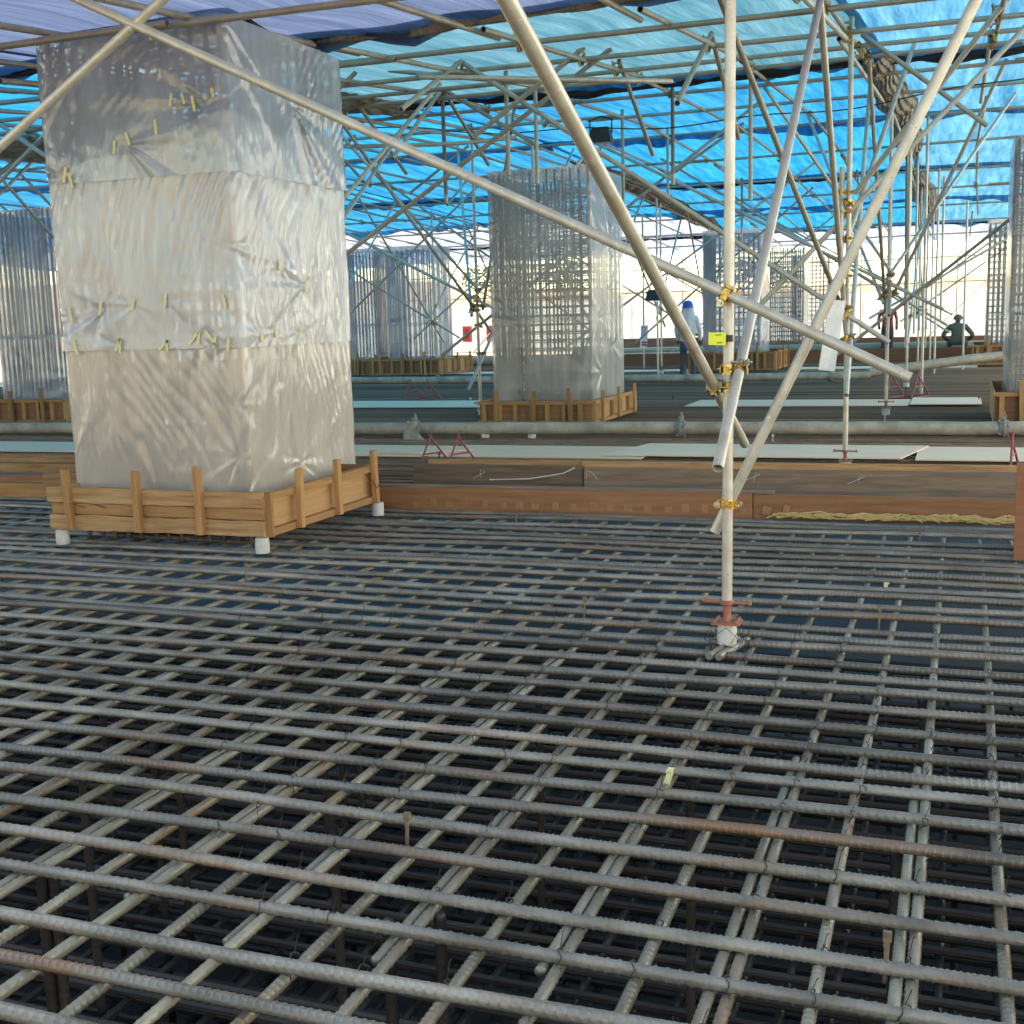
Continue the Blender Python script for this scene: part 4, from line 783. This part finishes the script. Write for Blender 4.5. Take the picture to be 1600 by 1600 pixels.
for (x, y, z, lab, s) in [(-4.55, 16.0, 3.9, 'black floodlight hung under the roof above the middle column', 1.), (-7.05, 29.3, 2.0, 'dark floodlight hung on the scaffold left of the worker', 1.3)]:
    t = thing('floodlight', lab, 'floodlight', (x, y, z), 'site floodlights'); b = MB(); v = [(-.16, -.09, -.1), (.16, -.09, -.1), (.16, .09, -.1), (-.16, .09, -.1), (-.11, -.06, .1), (.11, -.06, .1), (.11, .06, .1), (-.11, .06, .1)]
    b.add([(x + p[0] * s, y + p[1] * s, z + p[2] * s) for p in v], [(3, 2, 1, 0), (4, 5, 6, 7), (0, 1, 5, 4), (1, 2, 6, 5), (2, 3, 7, 6), (3, 0, 4, 7)]); part('housing', b, 'black_plastic', t)
    b = MB(); b.path([(x - .15 * s, y, z + .02), (x - .15 * s, y, z + .2 * s), (x, y, z + .24 * s), (x + .15 * s, y, z + .2 * s), (x + .15 * s, y, z + .02)], .012, 6); part('bracket', b, 'black_plastic', t); b = MB(); b.box((x, y - .02, z - .105 * s), (.27 * s, .13 * s, .008)); part('lens', b, 'glass_lens', t)
bk = thing('bucket', 'blue plastic bucket standing by the far tubes near the worker', 'bucket', (-8.2, 36.3, .05)); part('tub', MB().lathe((-8.2, 36.3, .05), [(.12, 0), (.16, .3), (.15, .3), (.11, .03)], 16), 'bucket', bk, True)
b = MB(); b.path([(-8.2 + .155 * math.cos(a), 36.3, .35 + .16 * math.sin(a)) for a in np.linspace(0, math.pi, 9)], .006, 5); part('handle', b, 'tie', bk)
for x, lab in ((-23.6, 'red fire extinguisher box on the white hoarding, left one'), (-22.3, 'red fire extinguisher box on the white hoarding, right one')):
    t = thing('extinguisher_box', lab, 'box', (x, 57.6, .4), 'red extinguisher boxes'); b = MB(); b.box((x, 57.6, .8), (.42, .25, .8)); part('case', b, 'red_box', t); b = MB(); b.lathe((x, 57.44, .55), [(.08, 0), (.08, .38), (.03, .46), (.03, .52)], 12); part('extinguisher', b, 'cloth_red', t, True)

# ------------------------------------------------------------------ far stop ends, hoarding, shrubs
t = thing('stop_end_form', 'far brown stop-end boards in front of the crouching worker', 'formwork', (-2, 38, 0))
for (x0, x1, y, z0, z1, m) in [(-12, -6.8, 36., .0, .36, 'coated_far'), (-6.6, .3, 36.3, .0, .38, 'coated_far'), (-4.4, .9, 40.5, .3, .6, 'coated_far'), (-12, -6.7, 42, .0, .7, 'old_x')]:
    b = MB(); b.box(((x0 + x1) / 2, y, (z0 + z1) / 2), (x1 - x0, .05, z1 - z0)); part('board', b, m, t)
ho = thing('hoarding', 'white panel hoarding along the far side of the site', 'hoarding', (-15, 58, 0)); pm = MB().box((0, 0, 0), (1.78, .05, 2.3)).mesh('panel', 'white_panel')
for k in range(30): link('panel', pm, ho, (-44 + 1.8 * k, 58 + random.uniform(-.02, .02), 1.08))
mat('white_bounce', (.82, .86, .9), .6, 0, (.77, .81, .86), .6)
hs = thing('hoarding', 'unseen tall white bounce hoarding added along the right side of the site', 'hoarding', (9.0, 20, 0)); pm2 = MB().box((0, 0, 0), (.05, 1.78, 6.0)).mesh('panel', 'white_bounce')  # added out of view to bounce sunlight onto the columns' right faces
for k in range(36): link('panel', pm2, hs, (9.0 + random.uniform(-.02, .02), -9 + 1.8 * k, 2.9))
mat('tan_bounce', (.54, .41, .27), .7, 0, (.48, .36, .23), .6)
hb2 = thing('hoarding', 'unseen tan bounce hoarding added behind the camera', 'hoarding', (-6, -10, 0)); pm3 = MB().box((0, 0, 0), (1.78, .05, 3.4)).mesh('panel', 'tan_bounce')  # added out of view to throw warm bounced light on the column fronts
for k in range(20): link('panel', pm3, hb2, (-25 + 1.8 * k, -10 + random.uniform(-.02, .02), 1.6))
for k in range(16): b = MB(); b.tube((-44 + 3.6 * k, 58.12, -.1), (-44 + 3.6 * k, 58.12, 2.3), .03, 8); part('post', b, 'tube', ho)
er = thing('edge_scaffold', 'far edge scaffold of thin rails and uprights at the end of the roof', 'scaffold', (-10, 48, 0))
for k in range(9): tube('upright', (-24 + 3.4 * k, 48, -.1), (-24 + 3.4 * k, 48, 3.75), er, 'tube_roof')
for z in (2.4, 3.3):
    for k in range(5): tube('rail', (-25 + 6 * k, 48.06, z + random.uniform(-.03, .03)), (-18.8 + 6 * k, 48.06, z + random.uniform(-.03, .03)), er, 'tube_roof')
for k in range(6): tube('diagonal', (-24 + 4.5 * k, 48.1, .1), (-20.5 + 4.5 * k, 48.1, 3.6), er, 'tube_roof')
leaf_me = {}
def shrub(x, y, z, r, lab, seed):
    q = np.random.default_rng(seed); t = thing('shrub', lab, 'shrub', (x, y, z), 'shrubs on the far hillside'); n = 420; v = []; f = []
    d = q.normal(size=(n, 3)); d /= np.linalg.norm(d, axis=1)[:, None]; rad = r * q.uniform(.35, 1, n) ** .6 * (1 + .25 * np.sin(d[:, 0] * 5 + seed) * np.cos(d[:, 1] * 4)); c = d * rad[:, None] * np.array([1.3, 1, .7]) + np.array([0, 0, r * .6])
    for i in range(n):
        a = q.normal(size=3); a /= np.linalg.norm(a); b_ = np.cross(a, q.normal(size=3)); b_ /= np.linalg.norm(b_); s = r * q.uniform(.06, .14); k = len(v); v += [c[i] + s * a, c[i] + s * .6 * b_, c[i] - s * a, c[i] - s * .6 * b_]; f.append((k, k + 1, k + 2, k + 3))
    b = MB(); b.add([tuple(p) for p in v], f); o = link('crown', b.mesh('crown', 'leaf'), t, (x, y, z)); b = MB(); b.tube((x, y, z - .3), (x + .1, y, z + r * .6), .08, 6, .03); part('trunk', b, 'bark', t)
for i, (x, y, z, r) in enumerate([(-36, 92, 3.9, 1.5), (-33.5, 90, 3.4, 1.3), (-30.5, 94, 4.2, 1.7), (-28, 89, 3.1, 1.1), (-16, 92, 3.8, 1.3), (-14.3, 94, 4.0, 1.2), (-12.5, 90, 3.3, 1.0)]):
    shrub(x, y, z, r, ['green shrub on the far slope, leftmost of the row', 'green shrub second from left on the far slope', 'largest green shrub on the far slope, third from left', 'small green shrub at the right of the left clump on the far slope', 'yellowish green shrub on the far slope right of the middle column', 'round green shrub on the far slope left of the worker', 'small green shrub on the far slope nearest the worker'][i], i)

# ------------------------------------------------------------------ people
def skin_body(name, V, E, parent, loc, mats, sub=2):
    me = bpy.data.meshes.new(name); me.from_pydata([v[:3] for v in V], E, []); o = bpy.data.objects.new(name, me); COL.objects.link(o)
    sk = o.modifiers.new('s', 'SKIN'); ss = o.modifiers.new('d', 'SUBSURF'); ss.levels = sub; ss.render_levels = sub
    for i, v in enumerate(V): r = v[3]; me.skin_vertices[0].data[i].radius = r if isinstance(r, tuple) else (r, r)
    me.skin_vertices[0].data[0].use_root = True
    dg = bpy.context.evaluated_depsgraph_get(); m2 = bpy.data.meshes.new_from_object(o.evaluated_get(dg)); bpy.data.objects.remove(o); m2.name = name
    for m, _ in mats: m2.materials.append(MATS[m])
    for p in m2.polygons:
        p.use_smooth = True
        for i, (_, fn) in enumerate(mats):
            if fn(p.center): p.material_index = i; break
    return link(name, m2, parent, loc)
STAND = [(0, 0, .95, (.16, .12)), (0, 0, 1.15, (.145, .11)), (0, -.01, 1.36, (.18, .115)), (0, 0, 1.48, (.1, .08)), (0, 0, 1.54, .055), (0, .02, 1.64, (.085, .1)), (0, .02, 1.72, (.07, .085)),
         (-.2, 0, 1.43, .065), (-.27, .02, 1.18, .05), (-.25, .1, .97, .042), (-.24, .16, .88, .045), (.2, 0, 1.43, .065), (.27, .0, 1.17, .05), (.26, .08, .95, .042), (.25, .13, .86, .045),
         (-.1, 0, .86, .1), (-.12, .02, .5, .07), (-.13, -.02, .1, .055), (-.13, .1, .04, .045), (.1, 0, .86, .1), (.11, .05, .5, .07), (.12, .0, .1, .055), (.13, .12, .04, .045)]
SE = [(0, 1), (1, 2), (2, 3), (3, 4), (4, 5), (5, 6), (2, 7), (7, 8), (8, 9), (9, 10), (2, 11), (11, 12), (12, 13), (13, 14), (0, 15), (15, 16), (16, 17), (17, 18), (0, 19), (19, 20), (20, 21), (21, 22)]
def person(x, y, label, top, rz=0.): return None
p1 = thing('person', 'worker in blue helmet and white neck cape seen from behind, dark trousers', 'person', (-5.72, 26.9, 0), 'workers')
skin_body('body', STAND, SE, p1, (-5.72, 26.9, 0), [('trousers', lambda c: c.z < .93), ('cloth_white', lambda c: c.z < 1.5 and not (c.z < .95 and abs(c.x) > .2)), ('skin', lambda c: True)])
hl = part('helmet', MB().lathe((-5.72, 26.92, 1.66), [(.15, 0), (.15, .012), (.128, .02), (.122, .06), (.1, .115), (.06, .15), (.01, .162)], 20), 'helmet', p1, True)
th = np.linspace(0, 2 * math.pi, 40)[:, None]; v = np.linspace(0, 1, 18)[None, :]; rr = .115 + (.24 - .115) * v ** .8 + .018 * v * np.sin(th * 9 + 1) + .01 * v * np.sin(th * 17); zz = 1.67 - .62 * v - .05 * v * np.sin(th * 3)
Pc = np.stack([rr * np.cos(th) * 1.05, rr * np.sin(th) * .78 + .02, zz + 0 * th], -1); link('neck_cape', gridmesh('neck_cape', Pc, 'cloth_white'), hl, (-5.72, 26.9, 0))
b = MB(); b.lathe((-5.72, 26.9, .95), [(.165, 0), (.17, .03), (.165, .06)], 18, 1, .8); part('belt', b, 'cloth_dark', p1, True); b = MB(); b.box((-5.68, 26.74, .84), (.24, .07, .22), Matrix.Rotation(.1, 3, 'Y')); part('waist_bag', b, 'cloth_blue', p1)
p2 = thing('person', 'crouching worker in olive clothes with elbows out at the far stop end', 'person', (-.1, 38.2, .02), 'workers')
CR = [(0, 0, .5, (.17, .15)), (0, .08, .68, (.17, .13)), (0, .16, .86, (.2, .12)), (0, .2, .97, (.1, .08)), (0, .23, 1.02, .06), (0, .26, 1.1, (.09, .1)), (0, .26, 1.17, (.08, .085)), (-.22, .14, .9, .085), (-.42, .1, .66, .075), (-.27, .3, .5, .055), (.22, .14, .9, .085), (.43, .1, .64, .075), (.28, .3, .5, .055),
      (-.14, .1, .46, .11), (-.24, .42, .5, .085), (-.2, .3, .12, .065), (-.2, .42, .05, .05), (.14, .1, .46, .11), (.24, .42, .5, .085), (.2, .3, .12, .065), (.2, .42, .05, .05)]
CE = [(0, 1), (1, 2), (2, 3), (3, 4), (4, 5), (5, 6), (2, 7), (7, 8), (8, 9), (2, 10), (10, 11), (11, 12), (0, 13), (13, 14), (14, 15), (15, 16), (0, 17), (17, 18), (18, 19), (19, 20)]
skin_body('body', CR, CE, p2, (-.1, 38.2, .02), [('trousers', lambda c: c.z < .5), ('cloth_olive', lambda c: True)]); part('helmet', MB().lathe((-.1, 38.46, 1.12), [(.15, 0), (.14, .03), (.12, .09), (.07, .14), (.01, .155)], 16), 'cloth_olive', p2, True)
p3 = thing('person', 'worker in a red vest mostly hidden behind the third right-hand scaffold post', 'person', (-2.1, 38.6, 0), 'workers')
skin_body('body', STAND, SE, p3, (-2.1, 38.6, 0), [('trousers', lambda c: c.z < .95), ('cloth_red', lambda c: c.z < 1.5 and abs(c.x) < .24), ('skin', lambda c: True)], 1); part('helmet', MB().lathe((-2.1, 38.62, 1.66), [(.15, 0), (.14, .02), (.12, .09), (.07, .14), (.01, .155)], 16), 'sign_white', p3, True)
